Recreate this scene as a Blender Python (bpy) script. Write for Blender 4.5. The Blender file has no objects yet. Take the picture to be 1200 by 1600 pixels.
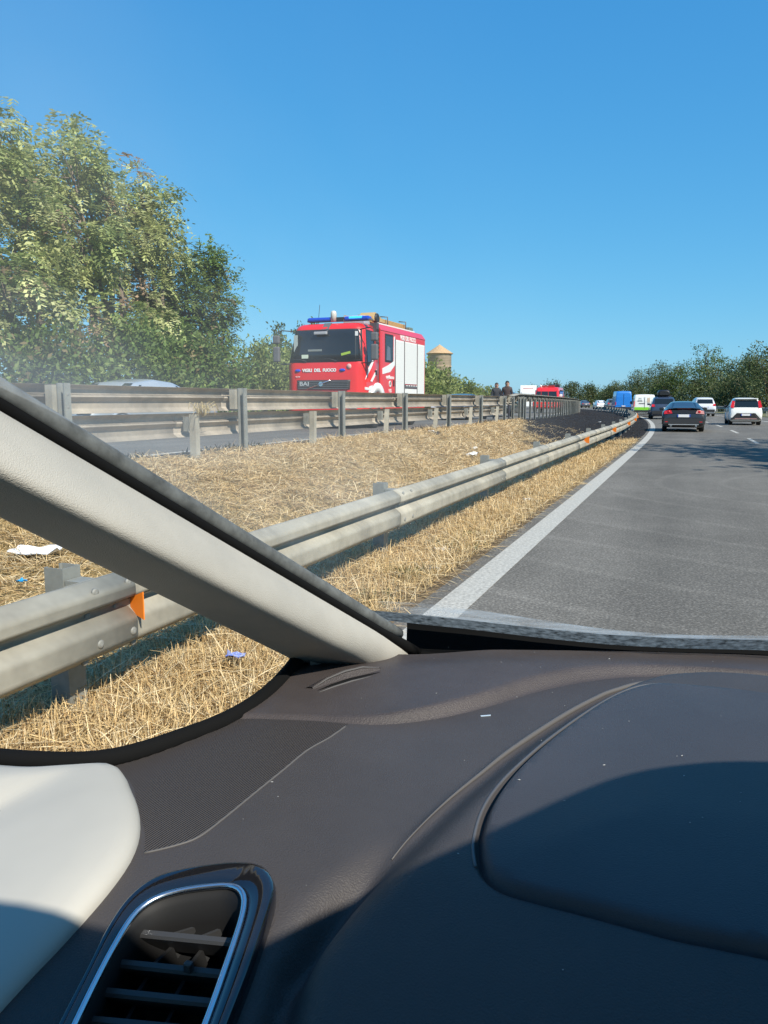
import bpy, bmesh, math, random
import numpy as np
from mathutils import Vector, Matrix, geometry

SC = bpy.context.scene
COL = SC.collection
R = math.radians
random.seed(7)

# ------------------------------------------------------------------ camera, sky, sun, exposure
cam_d = bpy.data.cameras.new('camera')
cam = bpy.data.objects.new('camera', cam_d)
COL.objects.link(cam)
cam.location = (0, 0, 1.3)
cam.rotation_euler = (R(90 - 8.204), 0, R(21.599))
cam_d.sensor_fit = 'VERTICAL'
cam_d.sensor_height = 24
cam_d.sensor_width = 18
cam_d.lens = 18
cam_d.clip_start = 0.02
cam_d.clip_end = 6000
SC.camera = cam

SUN_EL, SUN_AZ = R(44), math.atan2(0.83, -0.56)     # azimuth measured from +Y towards +X
SUN = Vector((math.sin(SUN_AZ) * math.cos(SUN_EL), math.cos(SUN_AZ) * math.cos(SUN_EL), math.sin(SUN_EL)))
world = bpy.data.worlds.new('World')
SC.world = world
world.use_nodes = True
wn, wl = world.node_tree.nodes, world.node_tree.links
for n in list(wn):
    wn.remove(n)
wo = wn.new('ShaderNodeOutputWorld')
bg = wn.new('ShaderNodeBackground')
sky = wn.new('ShaderNodeTexSky')
sky.sky_type = 'NISHITA'
sky.sun_disc = False
sky.sun_elevation = SUN_EL
sky.sun_rotation = SUN_AZ
sky.altitude = 0
sky.air_density = 1.0
sky.dust_density = 0.3
sky.ozone_density = 1.5
# the camera's own tone response to a clear sky: one power curve per channel over the whole dome
bg.inputs['Strength'].default_value = 0.1
sep = wn.new('ShaderNodeSeparateColor'); comb = wn.new('ShaderNodeCombineColor')
wl.new(sky.outputs[0], sep.inputs[0])
for i, (g_, k_) in enumerate(((0.96, 0.345), (0.56, 1.43), (0.33, 3.15))):
    p_ = wn.new('ShaderNodeMath'); p_.operation = 'POWER'; p_.inputs[1].default_value = g_
    q_ = wn.new('ShaderNodeMath'); q_.operation = 'MULTIPLY'; q_.inputs[1].default_value = k_
    wl.new(sep.outputs[i], p_.inputs[0]); wl.new(p_.outputs[0], q_.inputs[0]); wl.new(q_.outputs[0], comb.inputs[i])
wl.new(comb.outputs[0], bg.inputs['Color'])
wl.new(bg.outputs[0], wo.inputs['Surface'])

sun_d = bpy.data.lights.new('sun', 'SUN')
sun_d.energy = 4.4
sun_d.angle = R(0.55)
sun_d.color = (1.0, 0.93, 0.82)
sun = bpy.data.objects.new('sun', sun_d)
COL.objects.link(sun)
sun.rotation_euler = (-SUN).to_track_quat('-Z', 'Y').to_euler()
sun.location = (30, -30, 60)

SC.view_settings.view_transform = 'Standard'
SC.view_settings.look = 'None'
SC.view_settings.exposure = 0.62
SC.view_settings.gamma = 1
SC.view_settings.use_curve_mapping = False
SC.cycles.max_bounces = 6
SC.cycles.transparent_max_bounces = 12
SC.cycles.caustics_reflective = False
SC.cycles.caustics_refractive = False

# ------------------------------------------------------------------ helpers
def tag(o, label=None, cat=None, group=None, kind=None):
    if label: o['label'] = label
    if cat: o['category'] = cat
    if group: o['group'] = group
    if kind: o['kind'] = kind
    return o

def empty(name, label, cat, loc=(0, 0, 0), rz=0, group=None):
    o = bpy.data.objects.new(name, None)
    COL.objects.link(o)
    o.empty_display_size = 0.1
    o.location = loc
    o.rotation_euler = (0, 0, rz)
    return tag(o, label, cat, group)

def link(name, me, mat=None, parent=None, loc=None, rz=None):
    o = bpy.data.objects.new(name, me)
    COL.objects.link(o)
    if mat is not None and len(me.materials) == 0:
        me.materials.append(mat)
    if parent is not None: o.parent = parent
    if loc is not None: o.location = loc
    if rz is not None: o.rotation_euler = (0, 0, rz)
    return o

def np_mesh(name, V, F, col=None, smooth=False):
    V = np.asarray(V, dtype=np.float32)
    F = np.asarray(F, dtype=np.int32)
    me = bpy.data.meshes.new(name)
    me.vertices.add(len(V))
    me.vertices.foreach_set('co', V.ravel())
    k = F.shape[1]
    me.loops.add(F.size)
    me.loops.foreach_set('vertex_index', F.ravel())
    me.polygons.add(len(F))
    me.polygons.foreach_set('loop_start', np.arange(0, F.size, k, dtype=np.int32))
    if smooth:
        me.polygons.foreach_set('use_smooth', np.ones(len(F), dtype=bool))
    if col is not None:
        a = me.attributes.new('Col', 'FLOAT_COLOR', 'POINT')
        c = np.ones((len(V), 4), dtype=np.float32)
        c[:, :3] = col
        a.data.foreach_set('color', c.ravel())
    me.update(calc_edges=True)
    return me

class MB:
    def __init__(s): s.v, s.f, s.sm = [], [], []
    def add(s, V, F, smooth=False):
        b = len(s.v)
        s.v += [tuple(p) for p in V]
        s.f += [tuple(i + b for i in f) for f in F]
        s.sm += [smooth] * len(F)
        return s
    def box(s, c, d, rot=None, taper=1.0):
        V = []
        for z in (-1, 1):
            t = taper if z > 0 else 1
            for x, y in ((-1, -1), (1, -1), (1, 1), (-1, 1)):
                p = Vector((x * d[0] / 2 * t, y * d[1] / 2 * t, z * d[2] / 2))
                if rot is not None: p = rot @ p
                V.append(p + Vector(c))
        return s.add(V, [(3, 2, 1, 0), (4, 5, 6, 7), (0, 1, 5, 4), (1, 2, 6, 5), (2, 3, 7, 6), (3, 0, 4, 7)])
    def loft(s, rings, closed=True, cap=True, smooth=True):
        n = len(rings[0]); V = [p for r in rings for p in r]; F = []
        m = n if closed else n - 1
        for i in range(len(rings) - 1):
            for j in range(m):
                a, b = i * n + j, i * n + (j + 1) % n
                F.append((a, b, b + n, a + n))
        s.add(V, F, smooth)
        if cap and closed:
            b = len(s.v) - len(V)
            s.f.append(tuple(b + i for i in reversed(range(n)))); s.sm.append(False)
            s.f.append(tuple(b + len(V) - n + i for i in range(n))); s.sm.append(False)
        return s
    def tube(s, path, r, n=8, smooth=True, cap=True):
        path = [Vector(p) for p in path]
        rr = r if isinstance(r, (list, tuple)) else [r] * len(path)
        rings = []; up = None
        for i, p in enumerate(path):
            t = (path[min(i + 1, len(path) - 1)] - path[max(i - 1, 0)]).normalized()
            if up is None:
                up = Vector((0, 0, 1)) if abs(t.z) < 0.9 else Vector((1, 0, 0))
            a = t.cross(up).normalized(); b = a.cross(t).normalized(); up = b
            rings.append([p + (a * math.cos(2 * math.pi * k / n) + b * math.sin(2 * math.pi * k / n)) * rr[i] for k in range(n)])
        return s.loft(rings, True, cap, smooth)
    def lathe(s, prof, n=20, axis='z', c=(0, 0, 0), smooth=True, cap=True):
        rings = []
        for r, h in prof:
            ring = []
            for k in range(n):
                a = 2 * math.pi * k / n
                p = (r * math.cos(a), r * math.sin(a), h)
                if axis == 'x': p = (p[2], p[0], p[1])
                if axis == 'y': p = (p[0], p[2], p[1])
                ring.append(Vector(p) + Vector(c))
            rings.append(ring)
        return s.loft(rings, True, cap, smooth)
    def prism(s, A, off):
        A = [Vector(p) for p in A]; B = [p + Vector(off) for p in A]; n = len(A)
        F = [tuple(range(n)), tuple(n + i for i in reversed(range(n)))]
        F += [(i, i + n, (i + 1) % n + n, (i + 1) % n) for i in range(n)]
        return s.add(A + B, F)
    def mesh(s, name):
        me = bpy.data.meshes.new(name)
        me.from_pydata([tuple(p) for p in s.v], [], s.f)
        me.polygons.foreach_set('use_smooth', s.sm)
        bm = bmesh.new(); bm.from_mesh(me)
        bmesh.ops.recalc_face_normals(bm, faces=bm.faces)
        bm.to_mesh(me); bm.free()
        me.update()
        return me
    def build(s, name, mat, parent=None, loc=None, rz=None, bevel=0):
        o = link(name, s.mesh(name), mat, parent, loc, rz)
        if bevel:
            m = o.modifiers.new('bevel', 'BEVEL'); m.width = bevel; m.segments = 2; m.limit_method = 'ANGLE'; m.angle_limit = R(35)
        return o

def M(name, col, rough=0.5, metal=0.0, spec=0.5, nz=None, bump=None, attr=None, coat=0.0, col2=None, detail=4.0, space='Object', transl=0.0, sheen=0.0):
    m = bpy.data.materials.new(name); m.use_nodes = True
    nt = m.node_tree; N, L = nt.nodes, nt.links
    b = N['Principled BSDF']
    b.inputs['Base Color'].default_value = (*col, 1)
    b.inputs['Roughness'].default_value = rough
    b.inputs['Metallic'].default_value = metal
    b.inputs['Specular IOR Level'].default_value = spec
    b.inputs['Coat Weight'].default_value = coat
    b.inputs['Coat Roughness'].default_value = 0.05
    tc = N.new('ShaderNodeTexCoord')
    src = None
    if attr:
        at = N.new('ShaderNodeAttribute'); at.attribute_name = attr; src = at.outputs['Color']
    if nz:
        t = N.new('ShaderNodeTexNoise'); t.inputs['Scale'].default_value = nz[0]; t.inputs['Detail'].default_value = detail; t.inputs['Roughness'].default_value = 0.65
        L.new(tc.outputs[space], t.inputs['Vector'])
        rp = N.new('ShaderNodeMapRange'); rp.inputs[1].default_value = 0.3; rp.inputs[2].default_value = 0.7
        L.new(t.outputs['Fac'], rp.inputs[0])
        mx = N.new('ShaderNodeMix'); mx.data_type = 'RGBA'
        L.new(rp.outputs[0], mx.inputs['Factor'])
        if src is not None:
            lo = N.new('ShaderNodeMix'); lo.data_type = 'RGBA'; lo.blend_type = 'MULTIPLY'; lo.inputs['Factor'].default_value = 1
            L.new(src, lo.inputs[6]); lo.inputs[7].default_value = (1 - nz[1],) * 3 + (1,)
            L.new(src, mx.inputs[6]); L.new(lo.outputs[2], mx.inputs[7])
        else:
            c2 = col2 or tuple(c * (1 - nz[1]) for c in col)
            c1 = col if col2 else tuple(min(c * (1 + nz[1]), 1) for c in col)
            mx.inputs[6].default_value = (*c1, 1); mx.inputs[7].default_value = (*c2, 1)
        src = mx.outputs[2]
    if src is not None: L.new(src, b.inputs['Base Color'])
    if bump:
        t2 = N.new('ShaderNodeTexNoise'); t2.inputs['Scale'].default_value = bump[0]; t2.inputs['Detail'].default_value = 3
        L.new(tc.outputs[space], t2.inputs['Vector'])
        bp = N.new('ShaderNodeBump'); bp.inputs['Strength'].default_value = bump[1]; bp.inputs['Distance'].default_value = bump[2]
        L.new(t2.outputs['Fac'], bp.inputs['Height']); L.new(bp.outputs[0], b.inputs['Normal'])
    if transl:
        out = N['Material Output']
        tr = N.new('ShaderNodeBsdfTranslucent'); ms = N.new('ShaderNodeMixShader'); ms.inputs[0].default_value = transl
        if src is not None: L.new(src, tr.inputs['Color'])
        else: tr.inputs['Color'].default_value = (*col, 1)
        L.new(b.outputs[0], ms.inputs[1]); L.new(tr.outputs[0], ms.inputs[2]); L.new(ms.outputs[0], out.inputs['Surface'])
    return m

# road alignment: straight, then a steady left bend
RB, S0 = 400.0, 24.0
def rp(s, o, z=0.0):
    if s < S0: return (o, s, z)
    a = (s - S0) / RB
    return (-RB + (RB + o) * math.cos(a), S0 + (RB + o) * math.sin(a), z)
def rhead(s): return 0.0 if s < S0 else (s - S0) / RB
def zopp(s):
    return 0.48 if s < 30 else (0.48 - 0.2 * min((s - 30) / 50.0, 1))
def smooth(a, b, x):
    t = np.clip((np.asarray(x, dtype=float) - a) / (b - a), 0, 1)
    return t * t * (3 - 2 * t)

# ------------------------------------------------------------------ materials
steel_far = M('stained_beam_steel', (0.34, 0.295, 0.235), 0.65, 0.15, nz=(2.2, 0.3), bump=(25, 0.15, 0.004))
steel = M('galvanised_steel', (0.335, 0.312, 0.255), 0.7, 0.08, 0.3, nz=(2.6, 0.3), bump=(25, 0.15, 0.004))
steel_dark = M('weathered_post_steel', (0.27, 0.275, 0.25), 0.6, 0.3, nz=(5.0, 0.25), bump=(30, 0.1, 0.003))
bolt_m = M('bolt_steel', (0.24, 0.235, 0.21), 0.65, 0.2)
orange_m = M('orange_reflector', (0.85, 0.22, 0.02), 0.35, 0, 0.5)
white_m = M('white_plastic', (0.75, 0.75, 0.73), 0.5)
white_paint = M('white_paint', (0.78, 0.78, 0.76), 0.35, coat=0.3)
red_paint = M('red_paint', (0.72, 0.016, 0.014), 0.3, coat=0.6)
black_plastic = M('black_plastic', (0.02, 0.02, 0.022), 0.55)
rubber_m = M('tyre_rubber', (0.02, 0.02, 0.02), 0.85)
rim_m = M('alloy_rim', (0.35, 0.35, 0.36), 0.35, 0.8)
dark_glass = M('dark_window_glass', (0.012, 0.016, 0.02), 0.06, 0, 0.6)
red_lens = M('red_lamp_lens', (0.5, 0.012, 0.015), 0.15, coat=0.4)
pink_lens = M('pale_lamp_lens', (0.6, 0.28, 0.25), 0.15, coat=0.4)
plate_m = M('number_plate_white', (0.7, 0.7, 0.7), 0.5)
plate_blue = M('number_plate_blue', (0.02, 0.06, 0.35), 0.5)
chrome_m = M('chrome', (0.7, 0.7, 0.72), 0.12, 1.0)
bark_m = M('bark', (0.16, 0.125, 0.09), 0.9, nz=(14, 0.35), bump=(20, 0.6, 0.02))
leaf_m = M('leaves', (0.1, 0.13, 0.04), 0.55, 0, 0.35, attr='Col', transl=0.42)
# ------------------------------------------------------------------ ground and roads
asphalt = M('asphalt', (0.172, 0.160, 0.140), 0.88, 0, 0.22, nz=(60, 0.5), bump=(160, 0.5, 0.006), detail=6)
def asphalt_detail(m):
    # worn wheel tracks, fine stones and patchy tone
    nt = m.node_tree; N, L = nt.nodes, nt.links
    b = N['Principled BSDF']; src = b.inputs['Base Color'].links[0].from_socket
    tc = N.new('ShaderNodeTexCoord'); mp = N.new('ShaderNodeMapping'); mp.inputs['Scale'].default_value = (0.9, 0.06, 1)
    t = N.new('ShaderNodeTexNoise'); t.inputs['Scale'].default_value = 1.0; t.inputs['Detail'].default_value = 7
    L.new(tc.outputs['Object'], mp.inputs[0]); L.new(mp.outputs[0], t.inputs['Vector'])
    r1 = N.new('ShaderNodeMapRange'); r1.inputs[1].default_value = 0.3; r1.inputs[2].default_value = 0.7; r1.inputs[3].default_value = 0.76; r1.inputs[4].default_value = 1.18
    L.new(t.outputs['Fac'], r1.inputs[0])
    v = N.new('ShaderNodeTexVoronoi'); v.inputs['Scale'].default_value = 48
    L.new(tc.outputs['Object'], v.inputs['Vector'])
    r2 = N.new('ShaderNodeMapRange'); r2.inputs[1].default_value = 0.0; r2.inputs[2].default_value = 0.55; r2.inputs[3].default_value = 1.36; r2.inputs[4].default_value = 0.76
    L.new(v.outputs['Distance'], r2.inputs[0])
    mu = N.new('ShaderNodeMath'); mu.operation = 'MULTIPLY'; L.new(r1.outputs[0], mu.inputs[0]); L.new(r2.outputs[0], mu.inputs[1])
    # dusty scuffs and old oil: broad irregular tone, and thin pale tyre curves
    t3 = N.new('ShaderNodeTexNoise'); t3.inputs['Scale'].default_value = .55; t3.inputs['Detail'].default_value = 8; t3.inputs['Roughness'].default_value = .7
    L.new(tc.outputs['Object'], t3.inputs['Vector'])
    r3 = N.new('ShaderNodeMapRange'); r3.inputs[1].default_value = .32; r3.inputs[2].default_value = .7; r3.inputs[3].default_value = .8; r3.inputs[4].default_value = 1.16
    L.new(t3.outputs['Fac'], r3.inputs[0])
    w3 = N.new('ShaderNodeTexWave'); w3.wave_type = 'RINGS'; w3.rings_direction = 'Z'; w3.inputs['Scale'].default_value = .32; w3.inputs['Distortion'].default_value = 2.2; w3.inputs['Detail'].default_value = 2; w3.inputs['Detail Scale'].default_value = .6
    mp3 = N.new('ShaderNodeMapping'); mp3.inputs['Location'].default_value = (-3.0, -13.5, 0)
    L.new(tc.outputs['Object'], mp3.inputs[0]); L.new(mp3.outputs[0], w3.inputs['Vector'])
    r4 = N.new('ShaderNodeMapRange'); r4.inputs[1].default_value = .93; r4.inputs[2].default_value = 1.0; r4.inputs[3].default_value = 1.0; r4.inputs[4].default_value = 1.14
    L.new(w3.outputs['Fac'], r4.inputs[0])
    m3 = N.new('ShaderNodeMath'); m3.operation = 'MULTIPLY'; L.new(r3.outputs[0], m3.inputs[0]); L.new(r4.outputs[0], m3.inputs[1])
    m4 = N.new('ShaderNodeMath'); m4.operation = 'MULTIPLY'; L.new(mu.outputs[0], m4.inputs[0]); L.new(m3.outputs[0], m4.inputs[1]); mu = m4
    mx = N.new('ShaderNodeMix'); mx.data_type = 'RGBA'; mx.blend_type = 'MULTIPLY'; mx.inputs['Factor'].default_value = 1
    L.new(src, mx.inputs[6]); L.new(mu.outputs[0], mx.inputs[7]); L.new(mx.outputs[2], b.inputs['Base Color'])
asphalt_detail(asphalt)
line_m = M('worn_white_line', (0.56, 0.54, 0.48), 0.85, nz=(42, 0.5), col2=(0.25, 0.24, 0.215), bump=(160, 0.5, 0.006), detail=8)
soil_m = M('dry_soil', (0.3, 0.22, 0.12), 0.95, nz=(0.15, 0.3), col2=(0.16, 0.15, 0.06), bump=(8, 0.5, 0.05))
bank_m = M('grassy_bank', (0.2, 0.17, 0.08), 0.95, nz=(1.2, 0.4), col2=(0.1, 0.11, 0.04), bump=(6, 0.7, 0.08))

def strip(name, offs, zf, s_list, mat, kind='structure', smooth_=True):
    V, F = [], []; n = len(offs)
    for s in s_list:
        for o in offs: V.append(rp(s, o, zf(s, o)))
    for i in range(len(s_list) - 1):
        for j in range(n - 1):
            a = i * n + j; F.append((a, a + 1, a + 1 + n, a + n))
    ob = link(name, np_mesh(name, V, F, smooth=smooth_), mat)
    if kind: ob['kind'] = kind
    return ob

SL = [-14 + 2 * i for i in range(170)]
g = 3000
ground = link('ground', np_mesh('ground', [(-g, -g, -0.35), (g, -g, -0.35), (g, g, -0.35), (-g, g, -0.35)], [(0, 1, 2, 3)]), soil_m)
ground['kind'] = 'structure'
strip('road', [-1.66, 0, 2, 4, 6, 8.3], lambda s, o: 0.0, SL, asphalt)
strip('opposite_road', [-15.6, -12, -9, -7.0], lambda s, o: zopp(s), SL, asphalt)
strip('right_verge', [8.3, 10, 14, 20, 34], lambda s, o: {8.3: 0, 10: 0.05, 14: 0.3, 20: 0.2, 34: -0.4}[o], SL, bank_m)
strip('left_verge', [-40, -24, -19, -15.6], lambda s, o: {-40: -0.4, -24: 0.3, -19: 0.4, -15.6: zopp(s) - 0.005}[o], SL, bank_m)

def marking(name, o0, o1, s0, s1, z, zf=None):
    n = max(2, int((s1 - s0) / 2) + 1)
    ss = [s0 + (s1 - s0) * i / (n - 1) for i in range(n)]
    return strip(name, [o0, o1], (lambda s, o: z) if zf is None else zf, ss, line_m)
marking('edge_line', -1.465, -1.245, -10, 260, 0.004)
for k in range(26):
    s = -8.0 + k * 8.3 + 1.2
    marking('lane_line', 1.93, 2.06, s, s + 3.6, 0.004)
marking('right_edge_line', 5.7, 5.88, -10, 260, 0.004)
marking('opposite_edge_line', -7.75, -7.6, -10, 200, 0, lambda s, o: zopp(s) + 0.004)
marking('opposite_outer_line', -15.0, -14.85, -10, 200, 0, lambda s, o: zopp(s) + 0.004)

# ------------------------------------------------------------------ median: mown straw, burnt further on
def burnt(s, o):
    """0 straw .. 1 burnt, by place along and across the median"""
    sb = np.interp(o, [-6.8, -6.2, -5.0, -4.0, -2.8, -2.2, -1.6], [31.5, 30.0, 24.0, 20.5, 21.5, 26.0, 27.0])
    w = 0.9 * np.sin(1.7 * s + 2.3 * o) + 0.7 * np.sin(3.1 * o - 0.9 * s + 1.0) + 0.5 * np.sin(5.3 * o + 2.7 * s)
    w = w + 0.8 * np.sin(11.0 * o + 7.3 * s) * np.sin(9.1 * s - 6.7 * o)
    return smooth(-1.6, 1.9, s - sb + w)
rng = np.random.default_rng(11)
def bumps(x, y):
    return (0.030 * np.sin(2.1 * x + 0.9 * y) * np.sin(1.3 * y - 0.7 * x + 1) + 0.02 * np.sin(5.1 * x + 3.3 * y + 2) + 0.014 * np.sin(8.7 * y - 6.1 * x))
def med_h(s, o):
    t = smooth(-2.6, -6.3, o)
    zo = np.where(s < 30, 0.48, 0.48 - 0.2 * np.clip((s - 30) / 50, 0, 1))
    edge = smooth(-1.66, -2.3, o) * smooth(-7.0, -6.3, o)
    return -0.01 - 0.02 * smooth(-1.62, -1.9, o) + (zo + 0.05) * t + bumps(o, s) * edge
ss = np.concatenate([np.arange(-8, 40, 0.16), np.arange(40, 130, 0.8), np.arange(130, 320, 4.0)])
oo = np.concatenate([np.arange(-7.08, -1.66, 0.16), [-1.62, -1.53]])
S_, O_ = np.meshgrid(ss, oo, indexing='ij')
Z_ = med_h(S_, O_); Z_[:, -1] = -0.012; Z_[:, -2] = 0.012
Z_[:, 0] = np.array([zopp(s) for s in ss]) - 0.02
A_ = np.clip((S_ - S0) / RB, 0, None)
X_ = np.where(S_ < S0, O_, -RB + (RB + O_) * np.cos(A_)); Y_ = np.where(S_ < S0, S_, S0 + (RB + O_) * np.sin(A_))
B_ = burnt(S_, O_)
straw_c = np.array([0.50, 0.37, 0.17]); soil_c = np.array([0.2, 0.145, 0.085]); burn_c = np.array([0.030, 0.027, 0.026])
mixn = np.clip(0.5 + 0.5 * np.sin(2.9 * O_ + 1.3 * S_) * np.sin(1.9 * S_ - 2.2 * O_), 0, 1)
edge_soil = smooth(-1.9, -1.62, O_)
C_ = straw_c * (1 - 0.35 * mixn[..., None]) * (1 - edge_soil[..., None]) + soil_c * edge_soil[..., None]
C_ = C_ * (1 - B_[..., None]) + burn_c * B_[..., None]
n0, n1 = S_.shape
idx = np.arange(n0 * n1).reshape(n0, n1)
F_ = np.stack([idx[:-1, :-1], idx[:-1, 1:], idx[1:, 1:], idx[1:, :-1]], -1).reshape(-1, 4)
median_m = M('median_soil', (0.4, 0.3, 0.14), 0.95, 0, 0.2, attr='Col', nz=(9, 0.55), bump=(22, 0.9, 0.05), detail=8)
med = link('median_ground', np_mesh('median_ground', np.stack([X_, Y_, Z_], -1).reshape(-1, 3), F_, C_.reshape(-1, 3), True), median_m)
med['kind'] = 'structure'

# blades: each one a bent two-piece strip
def blades(name, s, o, length, lift, wid, col, bend, mat, yawc=None, z0=0.0):
    n = len(s)
    x = np.where(s < S0, o, -RB + (RB + o) * np.cos(np.clip((s - S0) / RB, 0, None)))
    y = np.where(s < S0, s, S0 + (RB + o) * np.sin(np.clip((s - S0) / RB, 0, None)))
    z = med_h(s, o) + z0
    yaw = rng.uniform(0, 2 * np.pi, n) if yawc is None else yawc
    d = np.stack([np.cos(yaw) * np.cos(lift), np.sin(yaw) * np.cos(lift), np.sin(lift)], -1)
    side = np.stack([-np.sin(yaw), np.cos(yaw), rng.normal(0, 0.35, n)], -1)
    side /= np.linalg.norm(side, axis=1)[:, None]
    p0 = np.stack([x, y, z], -1)
    p1 = p0 + d * (length * 0.55)[:, None]
    d2 = d.copy(); d2[:, 2] -= bend; d2 /= np.linalg.norm(d2, axis=1)[:, None]
    p2 = p1 + d2 * (length * 0.45)[:, None]
    w = side * (wid / 2)[:, None]
    V = np.stack([p0 - w, p0 + w, p1 + w, p1 - w, p2 + w * 0.4, p2 - w * 0.4], 1).reshape(-1, 3)
    b = np.arange(n)[:, None] * 6
    F = np.concatenate([b + np.array([[0, 1, 2, 3]]), b + np.array([[3, 2, 4, 5]])])
    c = np.repeat(col, 6, axis=0)
    ob = link(name, np_mesh(name, V, F, c), mat)
    ob['kind'] = 'stuff'
    return ob
straw_m = M('straw', (0.5, 0.38, 0.17), 0.6, 0, 0.35, attr='Col', transl=0.15)
def straw_col(n):
    a = np.array([0.62, 0.45, 0.22]); b = np.array([0.46, 0.30, 0.13]); c = np.array([0.74, 0.60, 0.37]); d = np.array([0.24, 0.15, 0.075])
    u = rng.random(n)[:, None]; k = rng.random(n)[:, None]
    col = np.where(k < 0.5, a, np.where(k < 0.75, c, np.where(k < 0.93, b, d)))
    return col * (0.75 + 0.5 * u)
def scatter(n, s0, s1, o0, o1, power=1.0):
    # more blades near the viewer, fewer further on
    u = rng.random(n); s = s0 + (s1 - s0) * u ** power
    return s, rng.uniform(o0, o1, n)
def keep(s, o, dens=1.0):
    m = rng.random(len(s)) > burnt(s, o) * 0.97
    # thinner patches of bare soil
    p = 0.5 + 0.5 * np.sin(1.1 * s + 0.8 * o) * np.sin(2.3 * o - 0.6 * s + 2)
    m &= rng.random(len(s)) < (0.5 + 0.5 * p) * dens
    return m
# mown straw lying over the median slope
s, o = scatter(230000, -0.5, 31, -6.75, -2.45, 1.35)
m = keep(s, o); s, o = s[m], o[m]; n = len(s)
blades('mown_straw', s, o, rng.uniform(0.06, 0.26, n), rng.normal(0.14, 0.26, n), rng.uniform(0.002, 0.0048, n) * (1 + s / 15), straw_col(n), rng.uniform(0, 0.5, n), straw_m, z0=rng.uniform(0.0, 0.06, n))
# verge between rail and edge line: shorter stubble standing among fallen stalks
s, o = scatter(120000, 1.0, 27.5, -2.6, -1.58, 1.5)
m = keep(s, o) & (rng.random(len(s)) < smooth(-1.57, -1.78, o) * 0.9 + 0.06); s, o = s[m], o[m]; n = len(s)
blades('verge_stubble', s, o, rng.uniform(0.05, 0.16, n), rng.uniform(0.25, 1.45, n), rng.uniform(0.0018, 0.0038, n) * (1 + s / 16), straw_col(n), rng.uniform(0, 0.6, n), straw_m)
s, o = scatter(34000, 1.0, 28, -2.7, -1.60, 1.5)
m = keep(s, o); s, o = s[m], o[m]; n = len(s)
blades('fallen_straw', s, o, rng.uniform(0.08, 0.30, n), rng.normal(0.1, 0.2, n), rng.uniform(0.002, 0.0045, n) * (1 + s / 16), straw_col(n), rng.uniform(0, 0.4, n), straw_m, z0=rng.uniform(0.01, 0.07, n))
# green weeds here and there in the verge
s, o = scatter(1500, 2.0, 16, -2.3, -1.75, 1.3)
cl = rng.integers(0, 9, 1500); cs = rng.uniform(3.5, 13, 9); co = rng.uniform(-2.1, -1.8, 9)
s = cs[cl] + rng.normal(0, 0.09, 1500); o = co[cl] + rng.normal(0, 0.07, 1500); n = 1500
blades('green_weeds', s, o, rng.uniform(0.04, 0.10, n), rng.uniform(0.3, 1.4, n), rng.uniform(0.005, 0.01, n), np.array([0.09, 0.12, 0.03]) * rng.uniform(0.7, 1.4, (n, 1)), rng.uniform(0, 0.7, n), leaf_m)
# charred stubble on the burnt part
s, o = scatter(15000, 19, 75, -6.9, -1.75, 1.4)
m = rng.random(len(s)) < burnt(s, o); s, o = s[m], o[m]; n = len(s)
cc = np.where(rng.random((n, 1)) < 0.9, np.array([[0.035, 0.031, 0.03]]), np.array([[0.16, 0.12, 0.07]]))
blades('charred_stubble', s, o, rng.uniform(0.03, 0.11, n), rng.uniform(0.0, .45, n), rng.uniform(0.006, 0.016, n), cc * rng.uniform(0.6, 1.3, (n, 1)), rng.uniform(0, 0.5, n), straw_m)
# dark weeds at the foot of the far barrier
s, o = scatter(5200, 6, 34, -6.98, -6.75, 1.0)
n = len(s)
m = (np.sin(1.9 * s) + np.sin(0.7 * s + 1)) > 0.2; s, o = s[m], o[m]; n = len(s)
blades('barrier_weeds', s, o, rng.uniform(0.05, 0.16, n), rng.uniform(0.2, 1.4, n), rng.uniform(0.01, 0.025, n), np.array([0.05, 0.055, 0.025]) * rng.uniform(0.5, 1.5, (n, 1)), rng.uniform(0, 0.7, n), leaf_m)
# ------------------------------------------------------------------ guardrails
WP0 = [(0, .337), (.012, .336), (.068, .302), (.079, .292), (.083, .280), (.083, .246), (.078, .236), (.030, .212), (.022, .206), (.021, .198), (.028, .191), (.072, .155), (.082, .145), (.086, .132), (.085, .060), (.079, .046), (.066, .036), (.014, .004), (0, 0)]
WP = []
for (a0, b0), (a1, b1) in zip(WP0[:-1], WP0[1:]):      # support points keep the flats of the pressing flat
    WP.append((a0, b0))
    if math.hypot(a1 - a0, b1 - b0) > .02:
        WP += [(a0 + (a1 - a0) * t, b0 + (b1 - b0) * t) for t in (.12, .88)]
WP.append(WP0[-1])
def wbeam(s0, s1, o, zf, face, n=5, lap=0.0):
    """W-shaped beam from s0 to s1; face +1 bulges to the right of the road direction, -1 to the left"""
    t = 0.004; rings = []
    for i in range(n):
        s = s0 + (s1 - s0) * i / (n - 1)
        z = zf(s)
        out = [rp(s, o + face * (p + lap), z + h) for p, h in WP]
        inn = [rp(s, o + face * (p + lap - t), z + h - (0.002 if h > .15 else -0.002)) for p, h in WP]
        rings.append(out + inn[::-1])
    return MB().loft(rings, True, True, True)
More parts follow.
